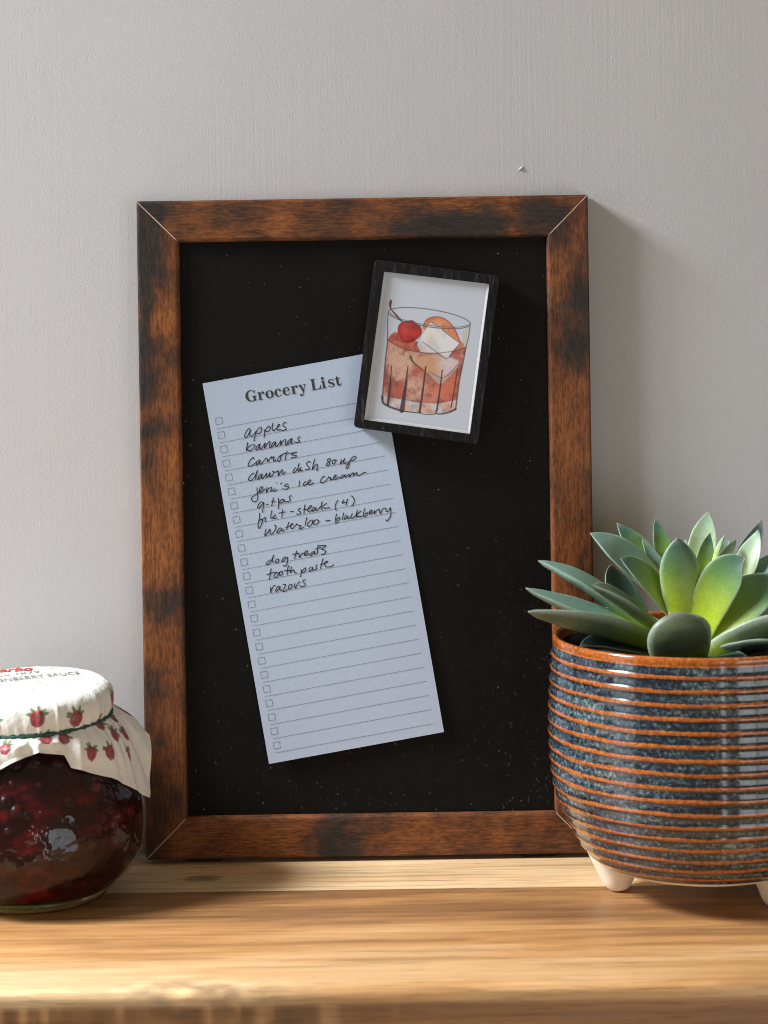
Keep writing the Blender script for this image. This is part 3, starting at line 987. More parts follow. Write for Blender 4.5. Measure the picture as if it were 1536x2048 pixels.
# ------------------------------------------------------------------ the small picture magnet
MT = 0.0085
MYF, MYB = PY - 0.0012 - MT, PY - 0.0012


def c3(x, y):
    return 690 + np.asarray(x) / 4.8, 500 + np.asarray(y) / 4.8


oc = np.array([(285, 92), (1487, 250), (1278, 1872), (82, 1702)], float)
ic = np.array([(375, 208), (1388, 327), (1200, 1768), (182, 1632)], float)


def rounded(cn, r_, n):
    out = []
    for k in range(4):
        p, q, r2 = cn[k - 1], cn[k], cn[(k + 1) % 4]
        d1, d2 = (p - q) / np.linalg.norm(p - q), (r2 - q) / np.linalg.norm(r2 - q)
        a, b = q + d1 * r_, q + d2 * r_
        for i in range(n):
            t_ = i / (n - 1)
            out.append((1 - t_) ** 2 * a + 2 * t_ * (1 - t_) * q + t_ ** 2 * b)
    return np.array(out)


def expand(cn, d):
    ctr = cn.mean(0)
    return ctr + (cn - ctr) * (1 + d / np.linalg.norm(cn - ctr, axis=1, keepdims=True))


mbase = P(*c3(680, 1790), MYB)
mag = empty('picture_magnet', tuple(mbase), 'small black framed cocktail picture stuck at an angle over the top of the paper list', 'fridge magnet')
loops = []
for cn, dpt, rr in ((expand(oc, 0), MYB, 45), (expand(oc, 0), MYF + 0.0012, 45), (expand(oc, -2), MYF + 0.0003, 44), (expand(oc, -6), MYF, 42), (expand(ic, 4), MYF, 8), (expand(ic, 2), MYF + 0.0003, 6), (ic, MYF + 0.001, 5), (ic, MYB, 5)):
    R_ = rounded(cn, rr, 8)
    x, y = c3(R_[:, 0], R_[:, 1])
    loops.append(P(x, y, MYF) + np.array([0, dpt - MYF, 0]))
n = len(loops[0])
Fs = [f[::-1] for f in grid_faces(n, len(loops), True)]
Fs += [(k + (len(loops) - 1) * n, (k + 1) % n + (len(loops) - 1) * n, (k + 1) % n, k) for k in range(n)]
mesh('frame', np.vstack(loops), Fs, M_BLACKWOOD, mag, smooth=False)


def affine_local(px, py):
    return px, py


# the card, painted per vertex
gw, gh = 260, 370
Aa, Bb = np.meshgrid(np.linspace(-0.005, 1.005, gw), np.linspace(-0.005, 1.005, gh))
cex, cey = ic[1] - ic[0], ic[3] - ic[0]
cor = ic[2] - ic[1] - cey
CXp = ic[0][0] + Aa * cex[0] + Bb * cey[0] + Aa * Bb * cor[0]
CYp = ic[0][1] + Aa * cex[1] + Bb * cey[1] + Aa * Bb * cor[1]
x, y = CXp, CYp
n1 = fbm(x / 130, y / 130, 60, 4)
n2 = fbm(x / 50, y / 50, 64, 4)
n3 = fbm(x / 16, y / 16, 68, 2)
img = np.ones(x.shape + (3,)) * np.array([0.60, 0.67, 0.78])


def poly_mask(pts, soft=5):
    """signed distance mask of a polygon"""
    pts = np.asarray(pts, float)
    ins = np.zeros(x.shape, bool)
    dmin = np.full(x.shape, 1e9)
    for k in range(len(pts)):
        a, b = pts[k], pts[(k + 1) % len(pts)]
        cond = ((a[1] > y) != (b[1] > y)) & (x < (b[0] - a[0]) * (y - a[1]) / (b[1] - a[1] + 1e-12) + a[0])
        ins ^= cond
        ab = b - a
        tt_ = np.clip(((x - a[0]) * ab[0] + (y - a[1]) * ab[1]) / (ab @ ab + 1e-9), 0, 1)
        dmin = np.minimum(dmin, np.hypot(x - a[0] - tt_ * ab[0], y - a[1] - tt_ * ab[1]))
    sd = np.where(ins, -dmin, dmin)
    return 1 - sstep(-soft, soft, sd), -sd


def lay(mask, col):
    global img
    img = img * (1 - mask[..., None]) + np.asarray(col) * mask[..., None]


def line(pts, w0, w1=None, col=(0.05, 0.045, 0.07), op=0.9):
    pts = spline(pts, 40)
    w1 = w0 if w1 is None else w1
    w0, w1 = 1.35 * w0, 1.35 * w1
    best = np.full(x.shape, 1e9)
    for k in range(len(pts) - 1):
        a, b = pts[k], pts[k + 1]
        wk = (w0 + (w1 - w0) * k / (len(pts) - 2)) / 2
        ab = b - a
        tt_ = np.clip(((x - a[0]) * ab[0] + (y - a[1]) * ab[1]) / (ab @ ab + 1e-9), 0, 1)
        best = np.minimum(best, np.hypot(x - a[0] - tt_ * ab[0], y - a[1] - tt_ * ab[1]) - wk)
    lay((1 - sstep(-2, 3.5, best)) * op, col)


def mixc(a, b, t_):
    return np.asarray(a) * (1 - t_[..., None]) + np.asarray(b) * t_[..., None]


RED, TAN, ORG, BRN = srgb(186, 100, 88), srgb(210, 172, 154), srgb(214, 118, 94), srgb(140, 72, 64)
# glass tint right side
gm, _ = poly_mask([(1130, 790), (1200, 720), (1165, 935), (1130, 920)], 14)
lay(gm * 0.6, srgb(205, 195, 170))
# back of the liquid surface
bm, _ = poly_mask(spline([(408, 870), (440, 815), (500, 790), (620, 830), (700, 900), (720, 985), (600, 965), (480, 915), (408, 870)], 60))
lay(bm, mixc(srgb(200, 106, 86), srgb(176, 84, 70), sstep(.4, .6, n2)))
bm2, _ = poly_mask([(1060, 900), (1115, 880), (1145, 905), (1140, 940), (1030, 975)], 8)
lay(bm2, srgb(208, 128, 108))
# liquid
liq, ld = poly_mask([(408, 865), (500, 920), (620, 965), (780, 990), (900, 990), (1050, 970), (1165, 930), (1130, 1120), (1100, 1250), (1078, 1442), (900, 1478), (720, 1472), (560, 1442), (440, 1424), (363, 1400), (385, 1080)])
lc = mixc(TAN, RED, sstep(.38, .62, n1))
lc = lc * (1 - sstep(640, 1000, x)[..., None] * sstep(1050, 1250, y)[..., None]) + ORG * (sstep(640, 1000, x)[..., None] * sstep(1050, 1250, y)[..., None])
lc = mixc(lc, BRN, np.clip(sstep(.52, .70, n2) * 0.55 + 0.5 * np.exp(-np.abs(ld) / 22.0), 0, .8))
lc = mixc(lc, TAN * 1.08, 0.55 * sstep(.50, .66, fbm(x / 90 + 7, y / 140, 83, 3)) * sstep(900, 600, x))
lay(liq, lc)
# lower ice cube seen through the drink
im, _ = poly_mask([(640, 1040), (800, 1010), (980, 1015), (1088, 1065), (1086, 1105), (948, 1238), (790, 1175), (660, 1090)], 12)
lay(im * 0.75, mixc(srgb(216, 178, 140), srgb(222, 220, 226), sstep(840, 980, x)))
im, _ = poly_mask([(790, 1175), (948, 1238), (1086, 1105), (1086, 1130), (945, 1284), (890, 1284)], 6)
lay(im * 0.7, srgb(196, 186, 180))
line([(800, 1165), (945, 1228), (1086, 1100)], 5, col=(.14, .12, .12), op=.75)
line([(785, 1195), (890, 1284), (945, 1282), (1088, 1130)], 5, col=(.2, .16, .16), op=.7)
line([(630, 1030), (660, 1085), (760, 1160)], 22, 5, col=srgb(92, 48, 40), op=.8)
# glass base
gb, _ = poly_mask([(363, 1400), (440, 1424), (560, 1442), (720, 1472), (900, 1478), (1078, 1442), (1062, 1535), (900, 1577), (850, 1580), (700, 1563), (560, 1550), (420, 1500), (362, 1460)])
lay(gb, mixc(srgb(206, 206, 216), srgb(226, 168, 128), 0.7 * sstep(.42, .64, fbm(x / 110, y / 60, 90, 2))))
lay(gb * sstep(.54, .72, n2) * 0.4, srgb(120, 116, 140))
lay(gb * sstep(300, 420, 780 - x) * 0.3, srgb(190, 186, 206))
# cherry on its stem
om, _ = poly_mask(spline([(432, 488), (440, 478), (452, 492), (446, 560), (500, 622), (550, 682), (535, 686), (480, 625), (430, 560), (424, 500)], 60), 3)
ch, cdist = poly_mask([(612 + 116 * math.cos(a) + 14 * math.cos(2 * a + .6), 788 + 106 * math.sin(a)) for a in np.linspace(0, 2 * math.pi, 60, endpoint=False)])
ch2, _ = poly_mask([(632 + 46 * math.cos(a), 708 + 34 * math.sin(a)) for a in np.linspace(0, 2 * math.pi, 40, endpoint=False)])
lay(ch2, srgb(160, 40, 38))
# orange wheel and upper ice
orr, od = poly_mask(spline([(752, 760), (760, 705), (800, 658), (880, 640), (970, 668), (1050, 750), (1090, 830), (1108, 900), (1000, 860), (880, 800), (752, 760)], 70))
lay(orr, mixc(srgb(226, 168, 128), srgb(214, 112, 70), np.clip(np.exp(-od / 26.0) + 0.35 * sstep(.5, .65, n2), 0, 1)))
ic1, idd = poly_mask([(822, 688), (930, 765), (1092, 888), (1105, 900), (1035, 965), (985, 1040), (900, 990), (722, 978), (690, 905), (745, 800)])
icc = mixc(srgb(206, 214, 226), srgb(232, 234, 238), sstep(.4, .6, n1))
icc = mixc(icc, srgb(226, 212, 160), 0.5 * np.exp(-((x - 830) ** 2 + (y - 850) ** 2) / 60 ** 2))
icc = mixc(icc, srgb(176, 150, 150), 0.5 * np.exp(-((x - 740) ** 2 + (y - 960) ** 2) / 60 ** 2))
lay(ic1, icc)
lay(poly_mask([(722, 978), (900, 990), (985, 1040), (960, 1050), (860, 1010), (700, 990)], 8)[0] * 0.5, srgb(214, 160, 150))
line([(745, 885), (860, 965), (985, 1040), (1105, 895)], 5, col=(.09, .09, .11), op=.8)
line([(930, 765), (1010, 828), (1092, 886)], 5, col=(.09, .09, .11), op=.75)
line([(822, 688), (880, 725)], 5, col=(.12, .1, .1), op=.7)
line([(822, 688), (745, 800), (690, 905), (718, 972)], 4, col=(.14, .1, .1), op=.6)
line([(755, 755), (762, 705), (800, 660), (880, 641), (970, 668), (1050, 752), (1108, 895)], 4.5, col=srgb(120, 54, 40), op=.8)
for (a_, b_) in ((940, 718), (968, 725), (1000, 770)):
    lay(np.exp(-((x - a_) ** 2 + (y - b_) ** 2) / 9 ** 2) * .8, srgb(190, 90, 40))
lay(ch, mixc(srgb(196, 50, 44), srgb(116, 14, 22), np.clip(0.75 * np.exp(-cdist / 20.0) + sstep(.5, .7, n2) * .5, 0, 1)))
lay(ch * 0.4 * np.exp(-((x - 580) ** 2 + (y - 755) ** 2) / 48 ** 2), srgb(214, 110, 104))
lay(om, srgb(112, 34, 52))
line([(690, 890), (665, 945), (710, 975)], 16, 6, col=srgb(110, 62, 52), op=.65)
line([(505, 810), (500, 850), (560, 890)], 10, col=srgb(110, 40, 36), op=.6)
# rim of the glass
ang = math.radians(8.5)


def ell(cx, cy, a, b, t0, t1):
    tt_ = np.linspace(t0, t1, 40)
    ex, ey = a * np.cos(tt_), b * np.sin(tt_)
    return np.stack([cx + ex * math.cos(ang) - ey * math.sin(ang), cy + ex * math.sin(ang) + ey * math.cos(ang)], 1)


GL = (.075, .08, .10)
line(ell(810, 655, 400, 84, 0, 2 * math.pi), 5.5, col=GL, op=.9)
line(ell(812, 650, 384, 74, 0.1, math.pi - .1), 4.5, col=GL, op=.85)
line([(415, 600), (408, 720), (408, 865), (385, 1080), (366, 1330), (358, 1440)], 5, 9, col=GL)
line([(1205, 715), (1188, 830), (1165, 930), (1130, 1110), (1100, 1260), (1076, 1440), (1064, 1530)], 5, 9, col=(.09, .06, .07))
line([(408, 865), (500, 920), (620, 965), (780, 990), (900, 990), (1050, 970), (1165, 930)], 5, col=(.10, .05, .05), op=.8)
NV = (.022, .02, .038)
line([(358, 1410), (366, 1468), (420, 1504), (500, 1533), (560, 1550)], 16, 12, col=NV)
line([(560, 1550), (640, 1560), (705, 1566), (730, 1560)], 7, col=NV)
line([(722, 1560), (740, 1576), (800, 1582), (862, 1577), (880, 1560), (862, 1548)], 6, col=NV, op=.8)
line([(870, 1572), (920, 1577), (1000, 1560), (1064, 1530)], 6, 14, col=NV)
for (x0, y0, x1, y1, w0, w1, k) in ((447, 1118, 412, 1485, 6, 20, 1), (605, 1115, 545, 1545, 6, 32, 1), (776, 1125, 716, 1562, 10, 16, 0), (935, 1155, 882, 1545, 8, 12, 0), (1083, 1135, 1020, 1510, 5, 9, 0)):
    line([(x0, y0), ((x0 + x1) / 2 + 3, (y0 + y1) / 2), (x1, y1)], w0, w1, col=NV)
    if k:
        line([(x0 + 14, y0 + 40), ((x0 + x1) / 2 + 17, (y0 + y1) / 2), (x1 + 26, y1)], 2, 5, col=(.12, .08, .1), op=.7)
lay(sstep(.62, .72, n3) * liq * 0.18, BRN)
CY_ = MYF + 0.0019
px, py = c3(x, y)
Vc = P(px.ravel(), py.ravel(), MYF) + np.array([0, CY_ - MYF, 0])
mesh('card', Vc, [f[::-1] for f in grid_faces(gw, gh)], M_CARD, mag, attrs={'paint': np.clip(img, 0.003, 0.9).reshape(-1, 3)})
# clear acrylic block: polished front face, pale sawn edges showing round it
fr_ = MYF + 0.0007


def quad3(pts, dep):
    pts = np.asarray(pts, float)
    xx, yy = c3(pts[:, 0], pts[:, 1])
    return P(xx, yy, MYF) + np.stack([np.zeros(len(pts)), np.asarray(dep) - MYF, np.zeros(len(pts))], 1)


ii = expand(ic, -3)
mesh('acrylic_cover', quad3(ii, [fr_] * 4), [(0, 3, 2, 1)], M_ACRYLIC, mag, smooth=False)
sh = [(np.array([26., 3.]), 3, 0, 'l'), (np.array([-22., -3.]), 1, 2, 'r'), (np.array([2., -26.]), 2, 3, 'b')]
for off, a, b, k_ in sh:
    q = np.array([ii[a], ii[b], ii[b] + off, ii[a] + off])
    if k_ == 'b':
        q[2] += np.array([26, 0]); q[3] += np.array([-22, 0])
    mesh('acrylic_edge', quad3(q, [fr_ + .0002, fr_ + .0002, CY_ - .0002, CY_ - .0002]), [(0, 1, 2, 3)], M_EDGE, mag, smooth=False)

# ------------------------------------------------------------------ the jam jar
JX, JY = -0.1778, -0.0640
jar = empty('jam_jar', (JX, JY, 0), 'squat round jar of dark red berry jam under a raspberry printed paper cover', 'jam jar')
body = [(0.0, 0.0010), (0.030, 0.0010), (0.0355, 0.0), (0.0378, 0.0012), (0.0400, 0.0035), (0.0440, 0.0068), (0.0488, 0.0116), (0.0530, 0.0168), (0.0559, 0.0225), (0.0572, 0.0300), (0.0574, 0.0375),
        (0.0567, 0.0455), (0.0545, 0.0540), (0.0508, 0.0620), (0.0460, 0.0690), (0.0415, 0.0745), (0.0385, 0.0790), (0.0375, 0.0840), (0.0375, 0.0930)]
prof = np.vstack([np.array(body[:3]), spline(body[2:], 70)[1:]])
V, Fs = lathe(prof, 160, JX, JY)
mesh('glass_body', V, Fs, M_GLASS, jar)
# thick glass foot showing pale under the jam
foot = spline([(0.0, 0.0012), (0.020, 0.0013), (0.0345, 0.0005), (0.0372, 0.0014), (0.0386, 0.0034), (0.036, 0.0052), (0.020, 0.0058), (0.0, 0.0058)], 50)
V, Fs = lathe(np.maximum(foot, 0), 120, JX, JY)
mesh('glass_foot', V, [f[::-1] for f in Fs], M_GLASSFOOT, jar)
inner = prof[prof[:, 1] > 0.0062].copy()
inner[:, 0] -= 0.0016
inner = np.vstack([[(0, 0.0062)], [(0.030, 0.0062)], inner[inner[:, 1] < 0.088], [(0, 0.088)]])
V, Fs = lathe(inner, 160, JX, JY)
th = np.arctan2(V[:, 0] - JX, -(V[:, 1] - JY))
amp = 0.0009 * (fbm(th * 9, V[:, 2] * 160, 14, 3) - 0.6)
rr = np.hypot(V[:, 0] - JX, V[:, 1] - JY)
sc_ = np.where(rr > 1e-5, (rr + amp) / np.maximum(rr, 1e-6), 1)
V[:, 0] = JX + (V[:, 0] - JX) * sc_
V[:, 1] = JY + (V[:, 1] - JY) * sc_
jam_o = mesh('jam', V, Fs, M_JAM, jar)
# whole berries pressed against the glass
ico_v, ico_f = [], []
nu_, nv_ = 12, 8
for j in range(nv_ + 1):
    for i in range(nu_):
        a, b = 2 * math.pi * i / nu_, math.pi * j / nv_
        ico_v.append((math.sin(b) * math.cos(a), math.sin(b) * math.sin(a), math.cos(b)))
ico_v = np.array(ico_v)
ico_f = grid_faces(nu_, nv_ + 1, True)
V, Fs = [], []
for k in range(170):
    thb = random.uniform(-1.9, 1.9)
    zb = random.uniform(0.040, 0.074) if random.random() < 0.8 else random.uniform(0.012, 0.04)
    rb = np.interp(zb, prof[5:, 1], prof[5:, 0]) - 0.0024 - random.uniform(0.0020, 0.0042)
    q = np.array([JX + rb * math.sin(thb), JY - rb * math.cos(thb), zb])
    R = random.uniform(0.0026, 0.0044)
    k0 = len(V)
    V.extend((q + ico_v * R * np.array([1, 1, random.uniform(.8, 1.1)])).tolist())
    Fs.extend([tuple(i + k0 for i in f) for f in ico_f])
# one raspberry-like cluster low on the right
for k in range(46):
    thb, zb = math.radians(38 + random.gauss(0, 11)), 0.0245 + random.gauss(0, 0.0055)
    rb = np.interp(zb, prof[5:, 1], prof[5:, 0]) - 0.0024 - 0.0008
    q = np.array([JX + rb * math.sin(thb), JY - rb * math.cos(thb), zb])
    k0 = len(V)
    V.extend((q + ico_v * 0.0012).tolist())
    Fs.extend([tuple(i + k0 for i in f) for f in ico_f])
bo = mesh('whole_berries', V, Fs, M_BERRY, jam_o)
bo['kind'] = 'stuff'

# paper cover: flat disc gathered over the lid by a cord, skirt flaring over the shoulder
HEM = np.array([(-180, .056, .067), (-150, .057, .064), (-120, .058, .070), (-95, .060, .056), (-75, .055, .055), (-58, .052, .062), (-38, .0495, .0660), (-24, .0492, .0640), (-16, .0492, .0648), (-7, .0478, .0712), (-1, .0470, .0738), (8, .0460, .0768), (15, .0452, .0782), (31.5, .0455, .0760),
                (34.5, .0474, .0700), (46, .0492, .0662), (58, .0512, .0622), (75, .0560, .0535), (87, .0603, .0470), (93, .0606, .0520), (100, .0600, .0640), (108, .0600, .0730), (122, .0580, .0775), (140, .056, .072), (160, .057, .066), (180, .056, .067)])
nth, ntop, nsk = 760, 96, 84
th = np.linspace(-math.pi, math.pi, nth, endpoint=False)
deg = np.degrees(th)
topP = spline([(0.0, .1036), (.015, .1035), (.028, .1031), (.0355, .1024), (.0385, .1012), (.0406, .0990), (.0417, .0958), (.0419, .0925), (.0413, .0897), (.0402, .0874)], ntop)
s_top = np.concatenate([[0], np.cumsum(np.hypot(np.diff(topP[:, 0]), np.diff(topP[:, 1])))])
pleat = np.zeros_like(th)
for dd, ww, am in ((-13, 1.6, 1), (16.5, 1.8, 1.2), (29, 1.5, .9), (44, 3, .5), (62, 3, .7), (-32, 3, .9), (-50, 2, .8), (-70, 3, 1), (80, 3, .8), (100, 3, 1), (130, 3, 1), (160, 3, 1), (-100, 3, 1), (-130, 3, 1), (-160, 3, 1), (5, 3, -.4), (36, 3, -.5), (-22, 3, -.5)):
    pleat += am * np.exp(-((deg - dd) / ww) ** 2)
fold = 0.55 * np.sin(7 * th + .6) + 0.45 * np.sin(11 * th + 2.2 + 0.6 * np.sin(3 * th)) + 0.3 * np.sin(17 * th + 1.0)
for dd, ww, am in ((-10, 3, 1.2), (10, 3.5, -1.0), (15, 2.0, 1.2), (31, 2, -.5), (40, 3, 1.1), (66, 3, -.9), (76, 3, .8), (94, 4, -1)):
    fold += 1.15 * am * np.exp(-((deg - dd) / ww) ** 2)
gath = np.abs(np.sin(19 * th + 1.4 * np.sin(5 * th) + .4)) ** 1.5 + 0.6 * np.abs(np.sin(31 * th + 2 * np.sin(3 * th))) - .8
hr = np.interp(deg, HEM[:, 0], HEM[:, 1])
hz = np.interp(deg, HEM[:, 0], HEM[:, 2])
rows_r, rows_z, rows_s = [], [], []
for k in range(ntop):
    g_ = sstep(.036, .0415, topP[k, 0] if topP[k, 1] > .09 else .0415)
    rows_r.append(topP[k, 0] + 0.00060 * pleat * g_ + 0.00045 * gath * sstep(.0945, .0885, topP[k, 1]) * (topP[k, 0] > .03))
    rows_z.append(np.full(nth, topP[k, 1]) + 0.0002 * pleat * g_ + 0.00025 * (vnoise(topP[k, 0] * 300 * np.cos(th), topP[k, 0] * 300 * np.sin(th), 5) - .5))
    rows_s.append(np.full(nth, s_top[k]))
slen = np.hypot(hr - .0402, .0874 - hz) * 1.06
for k in range(1, nsk):
    t_ = k / (nsk - 1)
    bul = 0.0018 * math.sin(math.pi * min(1, t_ * 1.15))
    rows_r.append(.0402 + (hr - .0402) * t_ ** 0.85 + bul + 0.0017 * fold * sstep(0, .5, np.array(t_)) * (1 - .35 * t_) + 0.00085 * gath * sstep(0, .06, np.array(t_)) * (1 - t_) ** 1.6)
    rows_z.append(.0874 + (hz - .0874) * t_ ** 1.15 + 0.0003 * fold * t_)
    rows_s.append(s_top[-1] + slen * t_)
Rr, Zz, Ss = np.array(rows_r), np.array(rows_z), np.array(rows_s)
TILT_Y, TILT_X = math.tan(math.radians(3.6)), math.tan(math.radians(1.2))


def tilt(dx, dy):
    return dx * TILT_X + dy * TILT_Y


fade = np.ones(len(Rr))
fade[ntop:] = 1 - sstep(0, .7, np.linspace(0, 1, nsk - 1))
Zz = Zz + tilt(Rr * np.sin(th), -Rr * np.cos(th)) * fade[:, None]
V = np.stack([JX + Rr * np.sin(th), JY - Rr * np.cos(th), Zz], -1).reshape(-1, 3)
Uc, Vc_ = Ss * np.sin(th), -Ss * np.cos(th)
prn = np.ones(Uc.shape + (3,)) * np.array([0.80, 0.80, 0.735])
prn *= (0.97 + 0.05 * fbm(Uc * 900, Vc_ * 900, 3, 2))[..., None]
MOT = [(-13.4, .0475, .2), (15.5, .0445, -.1), (42, .0475, .15), (-4.5, .0605, .2), (32.5, .0575, -.5), (48, .0680, -.2), (65, .0550, -.9), (110, .0600, -1.1), (72, .0635, -.7), (79, .0760, -.3), (60, .0700, .1), (86, .0665, .2), (86, .0560, -.4), (20, .0560, .2), (-38, .0455, .3), (-30, .060, .1), (-55, .0475, 0), (-60, .066, .2),
       (90, .0465, .1), (120, .047, .3), (150, .0465, 0), (-90, .0465, 0), (-120, .047, .3), (-150, .0465, 0), (140, .063, .2), (170, .06, .1), (-85, .066, .1), (-110, .062, .3), (-140, .063, .1)]
smax = (s_top[-1] + slen)[None, :]
for (dg, s0, rot) in MOT:
    a = math.radians(dg)
    cu, cv = s0 * math.sin(a), -s0 * math.cos(a)
    du, dv = Uc - cu, Vc_ - cv
    near = (np.hypot(du, dv) < .011)
    if not near.any():
        continue
    aa = a + rot
    lx = du * math.cos(aa) + dv * math.sin(aa)             # tangential
    ly = du * math.sin(aa) - dv * math.cos(aa)             # outward
    rs_ = np.random.default_rng(int(abs(dg) * 7 + 3))
    # leaves at the inner end
    for k in range(5):
        an = -1.5 + 0.75 * k + rs_.normal(0, .22)
        ex, ey = math.sin(an) * .0036, -math.cos(an) * .0022 - .0012
        d1 = ((lx - ex) * math.cos(an) + (ly - ey) * math.sin(an)) / .0010
        d2 = (-(lx - ex) * math.sin(an) + (ly - ey) * math.cos(an)) / .0024
        mk = (1 - sstep(.7, 1.1, np.hypot(d1, d2)))[..., None] * .9
        cgr = np.array([0.07, 0.15, 0.035]) * (1.0 + .5 * rs_.random())
        prn = prn * (1 - mk) + cgr * mk
    bm_ = (1 - sstep(.8, 1.05, np.hypot(lx / (.0043 * (1 - .08 * (ly / .004))), (ly - .0010) / .0041)))[..., None] * .9
    prn = prn * (1 - bm_) + np.array([0.16, 0.012, 0.022]) * bm_
    for k in range(30):
        qx, qy = rs_.uniform(-1, 1), rs_.uniform(-1, 1)
        if qx * qx + qy * qy > 1:
            continue
        qx, qy = qx * .0038, .0010 + qy * .0037
        dd = np.hypot(lx - qx, ly - qy)
        mk = (1 - sstep(.0006, .00105, dd))[..., None] * .75
        cb_ = np.array([0.36, 0.035, 0.04]) if rs_.random() < .6 else np.array([0.22, 0.02, 0.05])
        prn = prn * (1 - mk) + cb_ * mk
        mk = (1 - sstep(.0001, .0003, np.hypot(lx - qx + .0002, ly - qy + .0002)))[..., None] * .5
        prn = prn * (1 - mk) + np.array([0.6, 0.25, 0.22]) * mk
Fs = [f for f in grid_faces(nth, len(Rr), True)]
cover = mesh('paper_cover', V, Fs, M_COVER, jar, attrs={'print': np.clip(prn, .004, .9).reshape(-1, 3)})
md = cover.modifiers.new('thick', 'SOLIDIFY')
md.thickness = 0.00012
md.offset = 0
# cord
V, Fs = [], []
nc_, nm = 220, 10
for i in range(nc_):
    a = 2 * math.pi * i / nc_
    rad = .04035 + 0.0003 * math.sin(5 * a)
    zc = .0873 + .0003 * math.sin(3 * a + 1)
    for k in range(nm):
        b = 2 * math.pi * k / nm
        mr = .00125 * (1 + .22 * math.cos(2 * b + 60 * a))
        V.append((JX + (rad + mr * math.cos(b)) * math.sin(a), JY - (rad + mr * math.cos(b)) * math.cos(a), zc + mr * math.sin(b) + tilt(rad * math.sin(a), -rad * math.cos(a))))
for i in range(nc_):
    for k in range(nm):
        V0, V1 = i * nm, ((i + 1) % nc_) * nm
        Fs.append((V0 + k, V1 + k, V1 + (k + 1) % nm, V0 + (k + 1) % nm))
mesh('cord', V, Fs, M_CORD, jar)

# printing on the cover top


def text_verts(txt, bold=0.0):
    cu = bpy.data.curves.new('t', 'FONT')
    cu.body = txt
    cu.size = 1.0
    cu.offset = bold
    cu.resolution_u = 3
    ob = bpy.data.objects.new('t', cu)
    COL.objects.link(ob)
    dg = bpy.context.evaluated_depsgraph_get()
    me = bpy.data.meshes.new_from_object(ob.evaluated_get(dg))
    v = np.array([tuple(q.co) for q in me.vertices])
    f = [tuple(p.vertices) for p in me.polygons]
    bpy.data.objects.remove(ob)
    bpy.data.curves.remove(cu)
    bpy.data.meshes.remove(me)
    return v, f


def top_z(x_, y_):
    rr_ = np.hypot(x_ - JX, y_ - JY)
    return np.interp(rr_, topP[:, 0][:60], topP[:, 1][:60]) + 0.00034 + tilt(x_ - JX, y_ - JY)


def lid_pt(px, py, z=.1034):
    u, v = unroll(px, py)
    x_, y_ = JX, JY
    for _ in range(20):
        dd = (CAM_H - z - tilt(x_ - JX, y_ - JY)) * F_PX / v
        x_, y_ = u / F_PX * dd, dd + CAM_Y
    return np.array([x_, y_])


def lid_text(txt, p0, p1, height, mat, name, bold=0.0, right=True):
    """text whose baseline runs between two photo points on the lid top; p1 is the end of the text"""
    a, b = lid_pt(*p0), lid_pt(*p1)
    e_ = (b - a) / np.linalg.norm(b - a)
    up = np.array([-e_[1], e_[0]])
    v, f = text_verts(txt, bold)
    w_ = v[:, 0].max() - v[:, 0].min()
    kx_ = np.linalg.norm(b - a) / w_
    xx = (v[:, 0] - v[:, 0].min()) * kx_
    yy = v[:, 1] * height / 0.7
    q = a + xx[:, None] * e_ + yy[:, None] * up
    ok = np.hypot(q[:, 0] - JX, q[:, 1] - JY) < .0400
    keep = [k for k in f if all(ok[i] for i in k)]
    V = np.column_stack([q, top_z(q[:, 0], q[:, 1])])
    return mesh(name, V, keep, mat, cover, smooth=False)


lid_text('Darbo', (-26, 1345.5), (64, 1341.5), .0100, M_RED, 'brand_print', .035)
lid_text('since 1879', (-32, 1358), (80, 1347.0), .0055, M_GREYPRINT, 'date_print', .0)
lid_text('LINGONBERRY SAUCE', (-58, 1372), (162, 1348.5), .0068, M_GREYPRINT, 'flavour_print', .01)
lid_text('U', (101, 1336.2), (107, 1335.6), .0022, M_GREYPRINT, 'mark_print', .0)
# the ring round the mark and the rows of small print below, too fine to read
V, Fs = [], []
ctr = lid_pt(104, 1334.6)
for k in range(33):
    a = 2 * math.pi * k / 32
    for rr_ in (.0024, .0020):
        q = ctr + rr_ * np.array([math.cos(a), math.sin(a)])
        V.append((q[0], q[1], top_z(q[0], q[1])))
for k in range(32):
    Fs.append((2 * k, 2 * k + 1, 2 * k + 3, 2 * k + 2))
mesh('mark_ring', V, Fs, M_GREYPRINT, cover, smooth=False)
V, Fs = [], []
for row, (yl, x1, dens) in enumerate(((1368, 120, .8), (1372, 175, .7), (1377, 170, .9), (1381, 130, .8), (1386, 130, .5), (1391, 110, .5))):
    a, b = lid_pt(-60, yl), lid_pt(x1, yl - (x1 + 60) * .085)
    e_ = (b - a) / np.linalg.norm(b - a)
    up = np.array([-e_[1], e_[0]])
    L_ = np.linalg.norm(b - a)
    s0 = 0
    while s0 < L_:
        ln = random.uniform(.0004, .0012)
        if random.random() < dens:
            hh = random.choice((.0007, .0007, .0011))
            q = [a + e_ * s0, a + e_ * (s0 + ln), a + e_ * (s0 + ln) + up * hh, a + e_ * s0 + up * hh]
            if all(np.hypot(*(p_ - np.array([JX, JY]))) < .037 for p_ in q):
                k0 = len(V)
                V.extend([(p_[0], p_[1], top_z(p_[0], p_[1])) for p_ in q])
                Fs.append((k0, k0 + 1, k0 + 2, k0 + 3))
        s0 += ln + random.uniform(.0003, .0007)
mesh('small_print', V, Fs, M_FAINT, cover, smooth=False)

